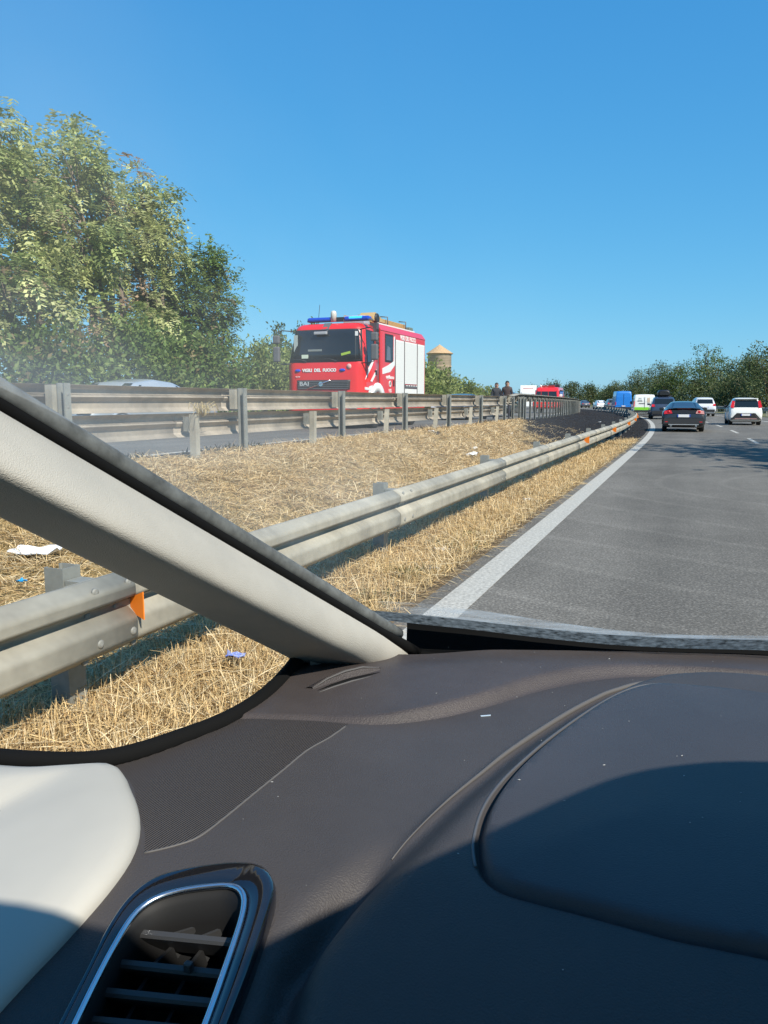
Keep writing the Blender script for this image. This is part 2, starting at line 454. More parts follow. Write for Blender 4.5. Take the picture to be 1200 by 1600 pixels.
def cpost(h, w=0.1, d=0.07, t=0.006, lean=0.0):
    """C-section post along z, open towards -y"""
    m = MB()
    prof = [(0, 0), (d, 0), (d, w), (0, w), (0, w - t - .012), (t, w - t - .012), (t, w - t), (d - t, w - t), (d - t, t), (t, t), (t, t + .012), (0, t + .012)]
    A = [Vector((p[0] - d / 2, p[1] - w / 2, 0)) for p in prof]
    B = [Vector((p[0] - d / 2 + lean * 0.3, p[1] - w / 2 + lean, h)) for p in prof]
    n = len(A)
    quads = [(0, 1, 8, 9), (1, 2, 7, 8), (2, 3, 6, 7), (0, 9, 10, 11), (3, 4, 5, 6)]
    F = [(i, (i + 1) % n, (i + 1) % n + n, i + n) for i in range(n)]
    F += [q[::-1] for q in quads] + [tuple(i + n for i in q) for q in quads]
    return m.add(A + B, F)
bolt_me = MB().lathe([(0.0, 0.0065), (0.010, 0.006), (0.0165, 0.004), (0.019, 0.0), (0.019, -0.006)], 10, 'x', (0, 0, 0)).mesh('bolt')
STEP = 3.62
# near rail, its face towards our lane
near = empty('guardrail', 'low single beam guardrail with orange reflectors beside the white edge line', 'guardrail', (0, 0, 0))
NO = -2.28
zb_near = lambda s: 0.232
near_s = [-4.78 + STEP * k for k in range(34)]      # post positions: 2.46, 6.08, 9.7 ...
post_near = cpost(1.05, 0.1, 0.1).mesh('post')
post_near.materials.append(steel_dark)
sp_me = MB().box((0, 0, 0), (0.10, 0.09, 0.2)).mesh('spacer'); sp_me.materials.append(steel_dark)
for k, s in enumerate(near_s):
    if k + 1 < len(near_s):
        ob = wbeam(s - 0.16, near_s[k + 1] + 0.16, NO, zb_near, 1, 6, 0.0045 if k % 2 else 0.0).build('beam', steel, near)
    x, y, _ = rp(s, NO - 0.16)
    po = link('post', post_near, None, near, (x, y, -0.44), rhead(s)); po.rotation_euler.y = 0.0
    x, y, _ = rp(s, NO - 0.055)
    link('spacer', sp_me, None, near, (x, y, 0.46), rhead(s))
    if k in (1, 2, 3, 4, 5):
        for ds, h, p in ((-.07, .30, .070), (.13, .30, .070), (-.07, .195, .022), (.1, .195, .022), (-.07, .085, .084), (.13, .085, .084), (-.12, .022, .045), (.17, .022, .045)):
            x, y, _ = rp(s + ds, NO + p + 0.006)
            b = link('bolt', bolt_me, bolt_m, near, (x, y, 0.232 + h), rhead(s))
def reflector(parent, s, o, z, face=1, sc=1.0):
    x, y, _ = rp(s, o)
    m = MB().prism([Vector((0, 0, -.032)), Vector((0, 0, .03)), Vector((.085, 0, .066)), Vector((.085, 0, -.058))], (0, .006, 0))
    r = m.build('reflector', orange_m, parent, (x, y, z), rhead(s) + R(-12))
    r.scale = (sc, sc, sc)
    b = MB().box((-.008, -.035, 0), (.012, .075, .06)).build('bracket', steel, r)
    return r
reflector(near, 2.63, NO + 0.045, 0.232 + .19)
for s in (18.1, 25.0, 32.3, 39.5, 46.7, 54.0):
    reflector(near, s, NO + 0.05, 0.232 + .19, 1, 1.35)

# far barrier, upper beam on tall posts: seen from behind
far = empty('guardrail', 'tall guardrail with upper beam on tall posts in front of the fire engine', 'guardrail')
FO = -6.62
zb_far = lambda s: zopp(s) + 0.675
tall_s = [10.3 + 3.65 * k for k in range(-4, 7)]
post_tall = cpost(1.62, 0.11, 0.09).mesh('post'); post_tall.materials.append(steel_dark)
sp2 = MB().box((0, 0, 0), (0.10, 0.16, 0.30)).mesh('spacer'); sp2.materials.append(steel)
for k, s in enumerate(tall_s):
    x, y, _ = rp(s, FO + 0.20)
    link('post', post_tall, None, far, (x, y, zopp(s) - 0.60), rhead(s) + R(90 + random.uniform(-4, 4)))
    x, y, _ = rp(s - 0.02, FO + 0.08)
    link('spacer', sp2, None, far, (x, y, zopp(s) + 0.85), rhead(s))
    if k + 1 < len(tall_s):
        wbeam(s - 0.16, tall_s[k + 1] + 0.16, FO, zb_far, -1, 4, 0.0045 if k % 2 else 0).build('beam', steel_far, far)
    for h in (.08, .22):
        x, y, _ = rp(s, FO + 0.252)
        link('bolt', bolt_me, bolt_m, far, (x, y, zb_far(s) + h), rhead(s))
# lower beam on short leaning posts
low = empty('guardrail', 'older lower guardrail on short leaning posts under the tall barrier', 'guardrail')
LO = -6.66
zb_low = lambda s: zopp(s) + 0.315
short_s = [9.15 + 3.65 * k for k in range(-4, 6)]
for k, s in enumerate(short_s):
    lean = [0, 0, 0, 0, 0.0, 0.03, 0.14, 0.16, 0.18, 0.2][k]
    pm = cpost(1.1, 0.1, 0.1, lean=lean)
    x, y, _ = rp(s, LO + 0.16)
    pm.build('post', steel, low, (x, y, zopp(s) - 0.46), rhead(s) + R([0, 3, -2, 0, 2, 0, 14, 8, 15, 10][k]))
    x, y, _ = rp(s, LO + 0.055)
    link('spacer', sp_me, None, low, (x, y, zopp(s) + 0.50), rhead(s))
    e = short_s[k + 1] if k + 1 < len(short_s) else 29.2
    if k + 1 < len(short_s) + 1:
        wbeam(s - 0.16 if k else s, min(e + 0.16, 29.3), LO, zb_low, -1, 4, 0.0045 if k % 2 else 0).build('beam', steel_far, low)
m = MB()
rings = []
for s, fl in ((29.25, 0), (29.5, .01), (29.75, .035), (29.95, .02)):
    rings.append([rp(s, LO - (p * (1 - fl * 8) + fl) - .009, zb_low(s) + .168 + (h - .168) * (1 + fl * 2)) for p, h in WP] + [rp(s, LO - (p * (1 - fl * 8) + fl) - .005, zb_low(s) + .168 + (h - .168) * (1 + fl * 2)) for p, h in WP[::-1]])
m.loft(rings).build('end_terminal', steel_far, low)
# the barrier goes on with close-set posts round the bend
dense = empty('guardrail', 'long barrier on close set posts curving away beside the burnt ground', 'guardrail')
post_d = cpost(1.55, 0.09, 0.1).mesh('post'); post_d.materials.append(steel_dark)
br_me = MB().prism([Vector((0, 0, .16)), Vector((-.16, 0, .16)), Vector((-.16, 0, -.12)), Vector((0, 0, -.02))], (0, .008, 0)).mesh('bracket'); br_me.materials.append(steel)
ds = [30.3 + 1.33 * k for k in range(76)]
zt_d = lambda s: 0.73 + zopp(s) + (0.09 if s > 31 else 0) * float(smooth(29, 32, s))
for k, s in enumerate(ds):
    x, y, _ = rp(s, FO + 0.17)
    link('post', post_d, None, dense, (x, y, zopp(s) - 0.55), rhead(s) + R(90 + random.uniform(-3, 3)))
    x, y, _ = rp(s, FO + 0.13)
    link('bracket', br_me, None, dense, (x, y, zt_d(s) + .12), rhead(s))
for k in range(0, 75, 3):
    wbeam(ds[k] - 0.16, min(ds[min(k + 3, 75)] + 0.16, 131), FO, zt_d, -1, 4, 0.0045 if k % 2 else 0).build('beam', steel_far, dense)
    a, b = ds[k], ds[min(k + 3, 75)]
    rings = []
    for i in range(4):
        s = a + (b - a) * i / 3
        rings.append([rp(s, FO + .19, zt_d(s) + .285), rp(s, FO + .19, zt_d(s) + .30), rp(s, FO - .02, zt_d(s) + .325), rp(s, FO - .02, zt_d(s) + .315)])
    MB().loft(rings, smooth=False).build('top_rail', steel, dense)
# right-hand rail beyond the cars
rr = empty('guardrail', 'plain guardrail along the right shoulder behind the white hatchback', 'guardrail')
for k in range(26):
    s = 30 + STEP * k
    x, y, _ = rp(s, 9.25)
    link('post', post_near, None, rr, (x, y, -0.4), rhead(s) + math.pi)
    if k < 25: wbeam(s - .16, s + STEP + .16, 9.15, lambda q: 0.42, -1, 3, 0.0045 if k % 2 else 0).build('beam', steel, rr)
# ------------------------------------------------------------------ trees and bushes
def leaf_quads(c, a, b, col):
    n = len(c)
    V = np.stack([c - a * .5, c + b * .5 - a * .05, c + a * .5, c - b * .5 - a * .05], 1).reshape(-1, 3)
    F = np.arange(n * 4).reshape(n, 4)
    return V, F, np.repeat(col, 4, axis=0)
def unit(v): return v / np.maximum(np.linalg.norm(v, axis=1), 1e-6)[:, None]
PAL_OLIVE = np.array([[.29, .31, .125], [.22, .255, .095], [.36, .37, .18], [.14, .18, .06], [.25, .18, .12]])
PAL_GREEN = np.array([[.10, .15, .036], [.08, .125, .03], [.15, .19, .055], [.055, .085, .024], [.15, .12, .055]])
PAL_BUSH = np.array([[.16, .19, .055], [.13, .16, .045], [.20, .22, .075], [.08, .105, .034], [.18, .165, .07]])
PAL_FAR = np.array([[.075, .098, .038], [.058, .080, .030], [.105, .122, .052], [.040, .055, .024], [.10, .09, .046]])

def plant(name, label, cat, x, y, h, r, seed, pal, style='leaf', ncl=160, per=26, size=.2, base=0.3, lobes=None, nl=8, spread=.3, group=None, z=0.0, droop=.35, pw=(.34, .31, .2, .11, .04), low=0.25, flat=1.0, trunks=1):
    g = np.random.default_rng(seed)
    root = empty(name, label, cat, (x, y, z), 0, group)
    if lobes is None:
        lobes = []
        for i in range(nl):
            t = (i + .5) / nl
            hh = h * (low + (1 - low) * t * .86)
            rad = r * (0.62 + .38 * math.sin(math.pi * min(1, t * .85 + .15))) * (1 - .45 * t)
            an = i * 2.4 + g.uniform(-.5, .5)
            q = r * (.55 - .35 * t) * g.uniform(.5, 1.2)
            lobes.append((q * math.cos(an), q * math.sin(an), hh, rad * g.uniform(.7, .95), rad * g.uniform(.6, .85) * flat))
    lobes = np.array(lobes, dtype=float)
    # trunk and limbs
    m = MB()
    tr = max(.04, h * .017)
    top = Vector((0, 0, h * .55))
    for k in range(trunks):
        bx = Vector((g.uniform(-.5, .5) * (trunks > 1), g.uniform(-.5, .5) * (trunks > 1), -.6))
        tp = top + Vector((bx.x * 2.2, bx.y * 2.2, 0))
        pts = [bx.lerp(tp, t) + Vector((g.normal(0, .05 * h * .15), g.normal(0, .05 * h * .15), 0)) for t in (0, .25, .5, .75, 1)]
        m.tube(pts, [tr * 1.25, tr, tr * .85, tr * .65, tr * .45], 7)
        for L_ in lobes[k::trunks]:
            st = pts[1 + int(g.integers(0, 3))]
            en = Vector(L_[:3])
            mid = st.lerp(en, .5) + Vector((0, 0, -.05 * h * g.random()))
            m.tube([st, mid, en], [tr * .55, tr * .36, tr * .14], 5)
            for q in range(4):
                dv = Vector(g.normal(0, 1, 3)).normalized() * L_[3] * .85
                m.tube([mid.lerp(en, .5 + .12 * q), en + dv], [tr * .18, tr * .06], 3, cap=False)
    m.build('trunk', bark_m, root)
    # leaves in clumps on and inside the lobes
    w = lobes[:, 3] ** 2.2
    li = g.choice(len(lobes), ncl, p=w / w.sum())
    d = unit(g.normal(0, 1, (ncl, 3)))
    rad = g.uniform(.45, 1.08, ncl) ** .6
    cc = lobes[li, :3] + d * (rad[:, None]) * np.stack([lobes[li, 3], lobes[li, 3], lobes[li, 4]], 1)
    cc[:, 2] = np.maximum(cc[:, 2], .1)
    ci = g.choice(5, ncl, p=pw)
    ccol = pal[ci] * 1.5 * g.uniform(.75, 1.25, (ncl, 1))
    idx = np.repeat(np.arange(ncl), per); n = len(idx)
    out = unit(d[idx] * .8 + g.normal(0, .55, (n, 3)) + np.array([0, 0, .25]))
    if style == 'frond':
        # compound leaves: leaflets on both sides of a drooping stalk
        p0 = cc[idx] + g.normal(0, spread * .75, (n, 3))
        L_ = g.uniform(.7, 1.3, n) * size
        col = ccol[idx] * g.uniform(.8, 1.2, (n, 1))
        Vs, Fs, Cs, off = [], [], [], 0
        up = np.array([0, 0, 1.0])
        for k in range(5):
            t = (k + .6) / 5
            dd = unit(out - up * (droop * (.3 + 1.6 * t)))
            pos = p0 + dd * (L_ * t)[:, None]
            side = unit(np.cross(dd, up) + g.normal(0, .25, (n, 3)))
            for sg in (-1, 1):
                ax = unit(side * sg + dd * .45 - up * .3) * (L_ * .36 * (1.15 - .5 * t))[:, None]
                bx = unit(np.cross(ax, np.cross(dd, side)) + dd * .2) * (L_ * .19)[:, None]
                V, F, C = leaf_quads(pos + ax * .5, ax, bx, col)
                Vs.append(V); Fs.append(F + off); Cs.append(C); off += len(V)
        V, F, C = np.concatenate(Vs), np.concatenate(Fs), np.concatenate(Cs)
    else:
        c = cc[idx] + g.normal(0, spread, (n, 3)) * np.array([1, 1, .75])
        c[:, 2] = np.maximum(c[:, 2], .02)
        a = unit(out - np.array([0, 0, droop]) + g.normal(0, .3, (n, 3)))
        b = unit(np.cross(a, g.normal(0, 1, (n, 3))))
        s = g.uniform(.6, 1.35, n)[:, None] * size
        V, F, C = leaf_quads(c, a * s, b * s * .5, ccol[idx] * g.uniform(.75, 1.25, (n, 1)))
    cr = link('crown', np_mesh('crown', V, F, C), leaf_m, root)
    return root

GL = 'tall trees behind the opposite carriageway'
T = lambda *a, **k: plant('roadside_tree', *a, **k)
def crown(base_y, L_):
    out_ = []
    for k, (yy, zz, rr_) in enumerate(L_):
        out_.append((.8 * rr_ * math.sin(k * 2.1), yy - base_y, zz, rr_, rr_ * .9))
    return [(a, b - .9, c_, d * .9, e) for a, b, c_, d, e in out_]
T('tallest pale feathery tree at the far left, its top cut by the frame', 'tree', -19.2, 17.6, 10.2, 3.6, 3, PAL_OLIVE, 'frond', 255, 13, .55, lobes=crown(17.6, [(18.3, 9.3, .65), (17.3, 8.2, 1.3), (19.1, 8.3, .9), (16.9, 6.4, 1.6), (18.7, 6.4, 1.3), (16.2, 9.5, 1.1), (15.4, 7.4, 1.6), (17.6, 4.3, 1.5), (19.2, 4.4, 1.2), (15.8, 4.6, 1.4)]), spread=.33, group=GL, droop=.5, trunks=2)
T('pale feathery tree with a small round tuft at its crown', 'tree', -19.3, 21.6, 10.2, 3.0, 5, PAL_OLIVE, 'frond', 185, 13, .55, lobes=crown(21.6, [(22.4, 9.6, .62), (21.1, 8.7, .9), (20.3, 7.7, 1.0), (22.3, 7.9, .9), (21.2, 6.4, 1.1), (22.8, 6.0, .9), (20.3, 5.2, 1.0), (21.4, 3.9, 1.1)]), spread=.32, group=GL, droop=.5, trunks=3)
T('pale feathery tree with rusty seed pods and bare lower stems', 'tree', -19.1, 24.6, 9.8, 2.3, 9, PAL_OLIVE, 'frond', 150, 13, .52, lobes=crown(24.6, [(24.9, 9.1, .62), (25.6, 8.4, .6), (24.1, 8.2, .75), (24.7, 7.2, .9), (25.8, 6.9, .65), (24.0, 6.2, .75), (25.2, 5.6, .75), (24.3, 4.2, .8)]), spread=.30, group=GL, droop=.5, trunks=3, pw=(.32, .30, .2, .1, .08))
T('dark green tree with a leaning crown, left of the cypress tops', 'tree', -18.4, 26.4, 7.5, 1.9, 21, PAL_GREEN, 'frond', 190, 12, .5, lobes=crown(27.2, [(28.7, 6.9, .55), (29.3, 6.3, .5), (27.8, 6.5, .6), (27.4, 5.3, .9), (28.7, 4.9, .75), (26.9, 4.1, 1.0), (28.5, 3.5, .9), (26.0, 3.3, 1.0)]), spread=.30, group=GL, droop=.45)
T('dark leafy tree mostly hidden behind the pale pillar', 'tree', -19.2, 11.5, 8.0, 3.0, 31, PAL_GREEN, 'frond', 140, 10, .55, nl=8, spread=.4, group=GL, low=.15)
GB = 'bushes along the opposite carriageway'
Bsh = lambda *a, **k: plant('roadside_bush', *a, **k)
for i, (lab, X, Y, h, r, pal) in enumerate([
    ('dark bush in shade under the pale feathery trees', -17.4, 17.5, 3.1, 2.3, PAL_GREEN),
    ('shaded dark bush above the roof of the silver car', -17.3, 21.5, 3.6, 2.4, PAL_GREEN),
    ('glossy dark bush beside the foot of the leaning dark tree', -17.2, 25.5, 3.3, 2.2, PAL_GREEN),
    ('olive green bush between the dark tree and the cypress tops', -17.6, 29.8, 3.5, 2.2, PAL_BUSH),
    ('olive green bush behind the mirrors of the large fire engine', -17.8, 33.8, 3.7, 2.4, PAL_BUSH),
    ('dense bush hidden mostly behind the cab of the large fire engine', -18.2, 38.5, 4.2, 2.6, PAL_BUSH),
    ('bush hidden mostly behind the body of the large fire engine', -18.2, 44.0, 4.3, 2.6, PAL_BUSH),
    ('tall rounded bush directly below the brick tower', -18.6, 52.5, 4.2, 2.9, PAL_BUSH),
    ('light green bush just right of the brick tower', -18.4, 58.0, 3.6, 2.7, PAL_BUSH),
    ('bush sloping down behind the two standing people', -18.2, 64.0, 3.1, 2.5, PAL_BUSH),
    ('last low bush of the row, left of the white box truck', -18.4, 70.0, 2.6, 2.3, PAL_BUSH)]):
    lob = []
    gg = np.random.default_rng(100 + i)
    for q in range(9):
        an = gg.uniform(0, 6.28); rr_ = gg.uniform(.1, .8) * r
        hh = h * gg.uniform(.25, .8) * (1 - .25 * (rr_ / r))
        lob.append((rr_ * math.cos(an) * .7, rr_ * math.sin(an), hh, r * gg.uniform(.4, .6), min(h - hh, h * .36)))
    far_ = Y > 48
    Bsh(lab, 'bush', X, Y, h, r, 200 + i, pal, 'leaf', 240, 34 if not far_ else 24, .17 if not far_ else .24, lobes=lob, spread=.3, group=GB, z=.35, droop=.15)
cyp = [('narrow cypress top, leftmost and shortest of its row', -34.6, 58.5, 6.2, 1.0), ('pointed cypress, second of the row behind the olive bush', -33.5, 60.0, 8.0, 1.1), ('broad cypress in the middle of the row left of the fire engine', -32.6, 62.2, 8.3, 1.4), ('tallest cypress just left of the fire engine mirrors', -32.0, 64.6, 8.8, 1.3)]
for i, (lab, X, Y, h, r) in enumerate(cyp):
    lob = [(0, 0, h * (.12 + .1 * q), r * (1.0 - .075 * q), h * .1) for q in range(9)]
    plant('cypress_tree', lab, 'tree', X, Y, h, r, 300 + i, PAL_FAR, 'leaf', 130, 26, .3, lobes=lob, spread=.26, group='cypress trees behind the hedge', droop=-.6)
GR = 'trees along the right hand verge'
def right(lab, s, o, h, r, seed, pal=PAL_FAR, ncl=170, per=26, size=.34, **k):
    x, y, _ = rp(s, o)
    T(lab, 'tree', x, y, h, r, seed, pal, 'leaf', int(ncl * 1.7), per, size * .8, group=GR, nl=10, spread=.45, low=.16, droop=.3, **k)
right('big bushy tree at the right edge above the white hatchback', 84, 15.5, 9.6, 4.4, 41)
right('greyish green tree behind the roof of the white hatchback', 97, 15.0, 8.4, 4.0, 42)
right('lower thin topped tree above the silver estate car', 109, 14.5, 7.2, 3.8, 43)
right('tallest bright topped tree above the dark car with the roof box', 123, 15.0, 10.2, 4.2, 44, PAL_GREEN * .72)
right('dark dense tree above the white and green van', 136, 14.5, 8.2, 4.0, 45, PAL_GREEN * .6)
right('rounded tree right of the blue van', 148, 14.5, 8.8, 4.0, 46)
right('tree above the blue van, second from the end of the row', 161, 14.5, 7.6, 3.6, 47)
right('smallest tree at the far end of the right hand row', 176, 14.0, 5.6, 3.2, 48)
right('slender tree half hidden between bigger crowns on the right', 116, 19.0, 8.4, 3.4, 49)
right('shrubby tree low behind the guardrail on the right', 103, 12.6, 4.6, 2.8, 50, ncl=110)
right('shrubby tree low behind the silver estate car', 121, 12.6, 4.6, 2.8, 51, ncl=110)
right('shrubby tree low behind the white and green van', 140, 12.6, 4.8, 2.8, 52, ncl=110)
right('shrubby tree low right of the blue van', 158, 12.4, 4.4, 2.6, 53, ncl=100)
# trees beside the road out of the frame on the right: their shade falls across the lanes
T('tall tree by the right shoulder shading the lanes behind the black coupe', 'tree', 11.6, 15.0, 15.0, 4.2, 61, PAL_GREEN, 'leaf', 190, 24, .4, nl=10, spread=.55, low=.36, group=GR)
T('second tall tree by the right shoulder shading the lanes', 'tree', 13.0, 21.0, 13.5, 4.0, 62, PAL_GREEN, 'leaf', 180, 24, .4, nl=10, spread=.55, low=.3, group=GR)
T('third tree by the right shoulder near the white hatchback', 'tree', 13.2, 34.0, 9.0, 3.8, 63, PAL_GREEN, 'leaf', 150, 22, .38, nl=9, spread=.5, low=.2, group=GR)
T('fourth tree by the right shoulder, beyond the white hatchback', 'tree', 13.8, 46.0, 9.0, 3.8, 64, PAL_GREEN, 'leaf', 150, 22, .38, nl=9, spread=.5, low=.2, group=GR)
T('tree by the right shoulder whose tip shades a small patch of our lane', 'tree', 12.3, 1.7, 12.0, 2.4, 65, PAL_GREEN, 'leaf', 90, 24, .36, nl=7, spread=.45, low=.5, group=GR)
# trees closing the view where the road bends away
for i, (lab, X, Y, h, r) in enumerate([
    ('far tree in the gap, highest of the row at the bend', -35.5, 214.0, 7.0, 4.2), ('far tree at the bend, second from the distant red fire vehicle', -30.5, 217.0, 6.6, 4.0),
    ('far tree at the bend, third of the row', -26.0, 220.0, 6.2, 3.6), ('far low tree where the row ends left of the blue van', -21.0, 224.0, 5.2, 3.2), ('far tree half hidden by the distant red fire vehicle', -40.5, 210, 5.2, 4.0)]):
    T(lab, 'tree', X, Y, h, r, 400 + i, PAL_FAR, 'leaf', 200, 24, .42, nl=9, spread=.55, low=.12, group='far trees at the bend')

# ------------------------------------------------------------------ brick tower with conical roof
brick_m = M('pale_brick', (0.58, 0.46, 0.33), 0.9, nz=(1.5, 0.15))
def brick_courses(m):
    nt = m.node_tree; N, L = nt.nodes, nt.links
    b = N['Principled BSDF']; src = b.inputs['Base Color'].links[0].from_socket
    tc = N.new('ShaderNodeTexCoord'); w = N.new('ShaderNodeTexWave'); w.bands_direction = 'Z'; w.inputs['Scale'].default_value = 1.0; w.inputs['Distortion'].default_value = .3
    L.new(tc.outputs['Object'], w.inputs['Vector'])
    r = N.new('ShaderNodeMapRange'); r.inputs[3].default_value = .78; r.inputs[4].default_value = 1.06; L.new(w.outputs['Fac'], r.inputs[0])
    mx = N.new('ShaderNodeMix'); mx.data_type = 'RGBA'; mx.blend_type = 'MULTIPLY'; mx.inputs['Factor'].default_value = 1
    L.new(src, mx.inputs[6]); L.new(r.outputs[0], mx.inputs[7]); L.new(mx.outputs[2], b.inputs['Base Color'])
brick_courses(brick_m)
tile_m = M('roof_tile', (0.46, 0.31, 0.17), 0.9, nz=(4, .3))
tw = empty('brick_tower', 'round pale brick tower with a conical tiled roof behind the hedge', 'tower', (-46.2, 146.2, 0))
MB().lathe([(2.35, -.3), (2.3, 10.25), (2.36, 10.3), (2.36, 10.55), (2.2, 10.6)], 40).build('wall', brick_m, tw)
MB().lathe([(2.62, 10.42), (2.66, 10.5), (1.75, 11.12), (.9, 11.68), (.12, 12.2), (.02, 12.3)], 40, smooth=False).build('roof', tile_m, tw)
for hz in (3.0, 5.5, 8.0):
    MB().lathe([(2.34, hz - .06), (2.40, hz - .05), (2.40, hz + .05), (2.34, hz + .06)], 40).build('band_course', brick_m, tw)
# ------------------------------------------------------------------ lettering
def text(body, size, mat, name, parent, loc, rot, sx=1.0, bold=0.0, align='CENTER'):
    cu = bpy.data.curves.new('lettering', 'FONT')
    cu.body = body; cu.size = size; cu.align_x = align; cu.align_y = 'CENTER'; cu.extrude = 0.003; cu.offset = bold
    tmp = bpy.data.objects.new('lettering', cu)
    me = bpy.data.meshes.new_from_object(tmp)
    bpy.data.objects.remove(tmp)
    o = link(name, me, None, parent, loc)
    me.materials.clear(); me.materials.append(mat)
    o.rotation_euler = rot; o.scale = (sx, 1, 1)
    return o

# ------------------------------------------------------------------ fire engine (local frame: x to its left side, y from front to rear, z up)
blue_lamp = M('blue_lamp', (0.01, 0.06, 0.5), 0.12, coat=0.5)
blue_lit = bpy.data.materials.new('lit_blue_lamp'); blue_lit.use_nodes = True
_b = blue_lit.node_tree.nodes['Principled BSDF']
_b.inputs['Base Color'].default_value = (.02, .3, .7, 1); _b.inputs['Emission Color'].default_value = (.05, .45, 1, 1); _b.inputs['Emission Strength'].default_value = 0.75; _b.inputs['Roughness'].default_value = .15
shutter_m = M('shutter_white', (0.76, 0.76, 0.73), 0.45)
grey_m = M('grey_plastic', (0.12, 0.12, 0.125), 0.5)
alu_m = M('aluminium_box', (0.5, 0.5, 0.54), 0.45, 0.3)
wood_m = M('ladder_wood', (0.42, 0.25, 0.09), 0.6, nz=(6, .2))
lamp_lens = M('clear_lamp_lens', (0.6, 0.6, 0.62), 0.1, coat=.6)
amber_m = M('amber_lens', (0.7, 0.25, 0.02), 0.2)

ft = empty('fire_engine', 'large red fire engine with white roller shutters and blue light bar', 'fire engine', (-10.27, 21.0, 0.48))
W0 = lambda z: 1.27 if z < 1.95 else 1.27 - 0.13 * min(1, (z - 1.95) / 1.0)
LEAN = lambda z: 0.0 if z < 1.9 else 0.22 * min(1.2, (z - 1.9) / 1.0)
def fy(x, z):
    t = min(1.0, abs(x) / W0(z))
    return LEAN(z) + .05 * t * t + (0.17 * ((t - .74) / .26) ** 2.4 if t > .74 else 0)
XS = [-1, -.985, -.955, -.91, -.86, -.8, -.7, -.5, -.25, 0, .25, .5, .7, .8, .86, .91, .955, .985, 1]
rings = []
for z, k in ((.38, .97), (.45, 1), (1.0, 1), (1.16, 1), (1.5, 1), (1.9, 1), (2.0, .998), (2.4, 1), (2.9, 1), (3.0, .985), (3.08, .95), (3.13, .88)):
    w = W0(z)
    ring = [Vector((x * w * k, fy(x * w, z) + (1 - k) * 1.2, z)) for x in XS]
    ring += [Vector((w * k, 1.0, z)), Vector((w * k, 1.28, z)), Vector((-w * k, 1.28, z)), Vector((-w * k, 1.0, z))]
    rings.append(ring)
MB().loft(rings).build('cab', red_paint, ft)
def front_panel(name, poly, mat, parent, off=.012, nx=14, th=.03):
    """panel that follows the curved front: poly = (x left, x right, z bottom, z top) with slanted sides"""
    (xl0, xr0, z0), (xl1, xr1, z1) = poly
    V0, F = [], []
    nz_ = 5
    for layer in (0, 1):
        for j in range(nz_ + 1):
            t = j / nz_; z = z0 + (z1 - z0) * t
            for i in range(nx + 1):
                x = (xl0 + (xl1 - xl0) * t) * (1 - i / nx) + (xr0 + (xr1 - xr0) * t) * i / nx
                V0.append(Vector((x, fy(x, z) - off + layer * th, z)))
    n = nx + 1; tot = n * (nz_ + 1)
    for j in range(nz_):
        for i in range(nx):
            a = j * n + i
            F.append((a, a + 1, a + 1 + n, a + n)); F.append((tot + a, tot + a + n, tot + a + 1 + n, tot + a + 1))
    border = [i for i in range(n)] + [j * n + nx for j in range(1, nz_ + 1)] + [nz_ * n + i for i in range(nx - 1, -1, -1)] + [j * n for j in range(nz_ - 1, 0, -1)]
    for q in range(len(border)):
        a, b = border[q], border[(q + 1) % len(border)]
        F.append((a, b, tot + b, tot + a))
    m = MB(); m.add(V0, F, True)
    return m.build(name, mat, parent)
ws_frame = front_panel('windscreen_surround', ((-1.215, 1.215, 1.98), (-1.10, 1.10, 2.95)), black_plastic, ft, .012)
ws = front_panel('windscreen', ((-1.16, 1.16, 2.06), (-1.04, 1.04, 2.91)), dark_glass, ft, .020)
# things seen behind the glass
pale_dash = M('pale_cab_fittings', (0.2, 0.22, 0.21), .6)
MB().box((-.62, fy(-.62, 2.14) - .028, 2.15), (.22, .012, .11)).build('paper_slip', M('pale_green_paper', (.55, .62, .5), .7), ws)
MB().box((.72, fy(.72, 2.2) - .03, 2.22), (.3, .012, .07), Matrix.Rotation(R(-12), 3, 'Y')).build('folded_vest', M('lime_cloth', (.35, .5, .06), .7), ws)
MB().box((-.3, fy(-.3, 2.33) - .03, 2.33), (.46, .012, .06)).build('dashboard_top', pale_dash, ws)
MB().box((-.98, fy(-.98, 2.5) - .03, 2.55), (.13, .012, .5)).build('seat_cover', M('pale_seat', (.35, .4, .38), .7), ws)
MB().box((1.0, fy(.95, 2.82) - .03, 2.8), (.09, .012, .13)).build('sticker', white_m, ws)
for x in (-.55, .45):
    MB().tube([(x, fy(x, 2.0) - .03, 2.0), (x - .25, fy(x, 2.06) - .05, 2.07), (x - .75, fy(x - .5, 2.09) - .05, 2.05)], .012, 6).build('wiper', black_plastic, ft)
gr = front_panel('grille', ((-.86, .86, 1.17), (-.88, .88, 1.45)), black_plastic, ft, .014)
for i in range(5):
    z = 1.2 + i * .052
    MB().box((0, fy(0, z) - .026, z), (1.66, .02, .022)).build('grille_bar', grey_m, gr)
MB().tube([(-.52, fy(0, 1.2) - .05, 1.19), (.26, fy(0, 1.4) - .05, 1.44)], .02, 8).build('diagonal_bar', chrome_m, gr)
text('BAI', .165, M('chrome_lettering', (.6, .6, .6), .3, .4), 'lettering', gr, (-.62, -.035, 1.335), (R(90), 0, 0), 1.35, .004)
MB().lathe([(.07, -.01), (.07, .01), (.05, .012), (.05, -.012)], 16, 'y', (-.06, -.045, 1.33)).build('round_badge', chrome_m, gr)
white_letter = M('white_lettering', (.8, .8, .78), .45)
text('VIGILI  DEL  FUOCO', .125, white_letter, 'lettering', ft, (-.13, fy(0, 1.74) - .004, 1.735), (R(90), 0, 0), 1.0, .006)
text('FL240', .05, white_letter, 'lettering', ft, (-.86, fy(-.86, 1.55) - .01, 1.55), (R(90), 0, 0), 1.3)
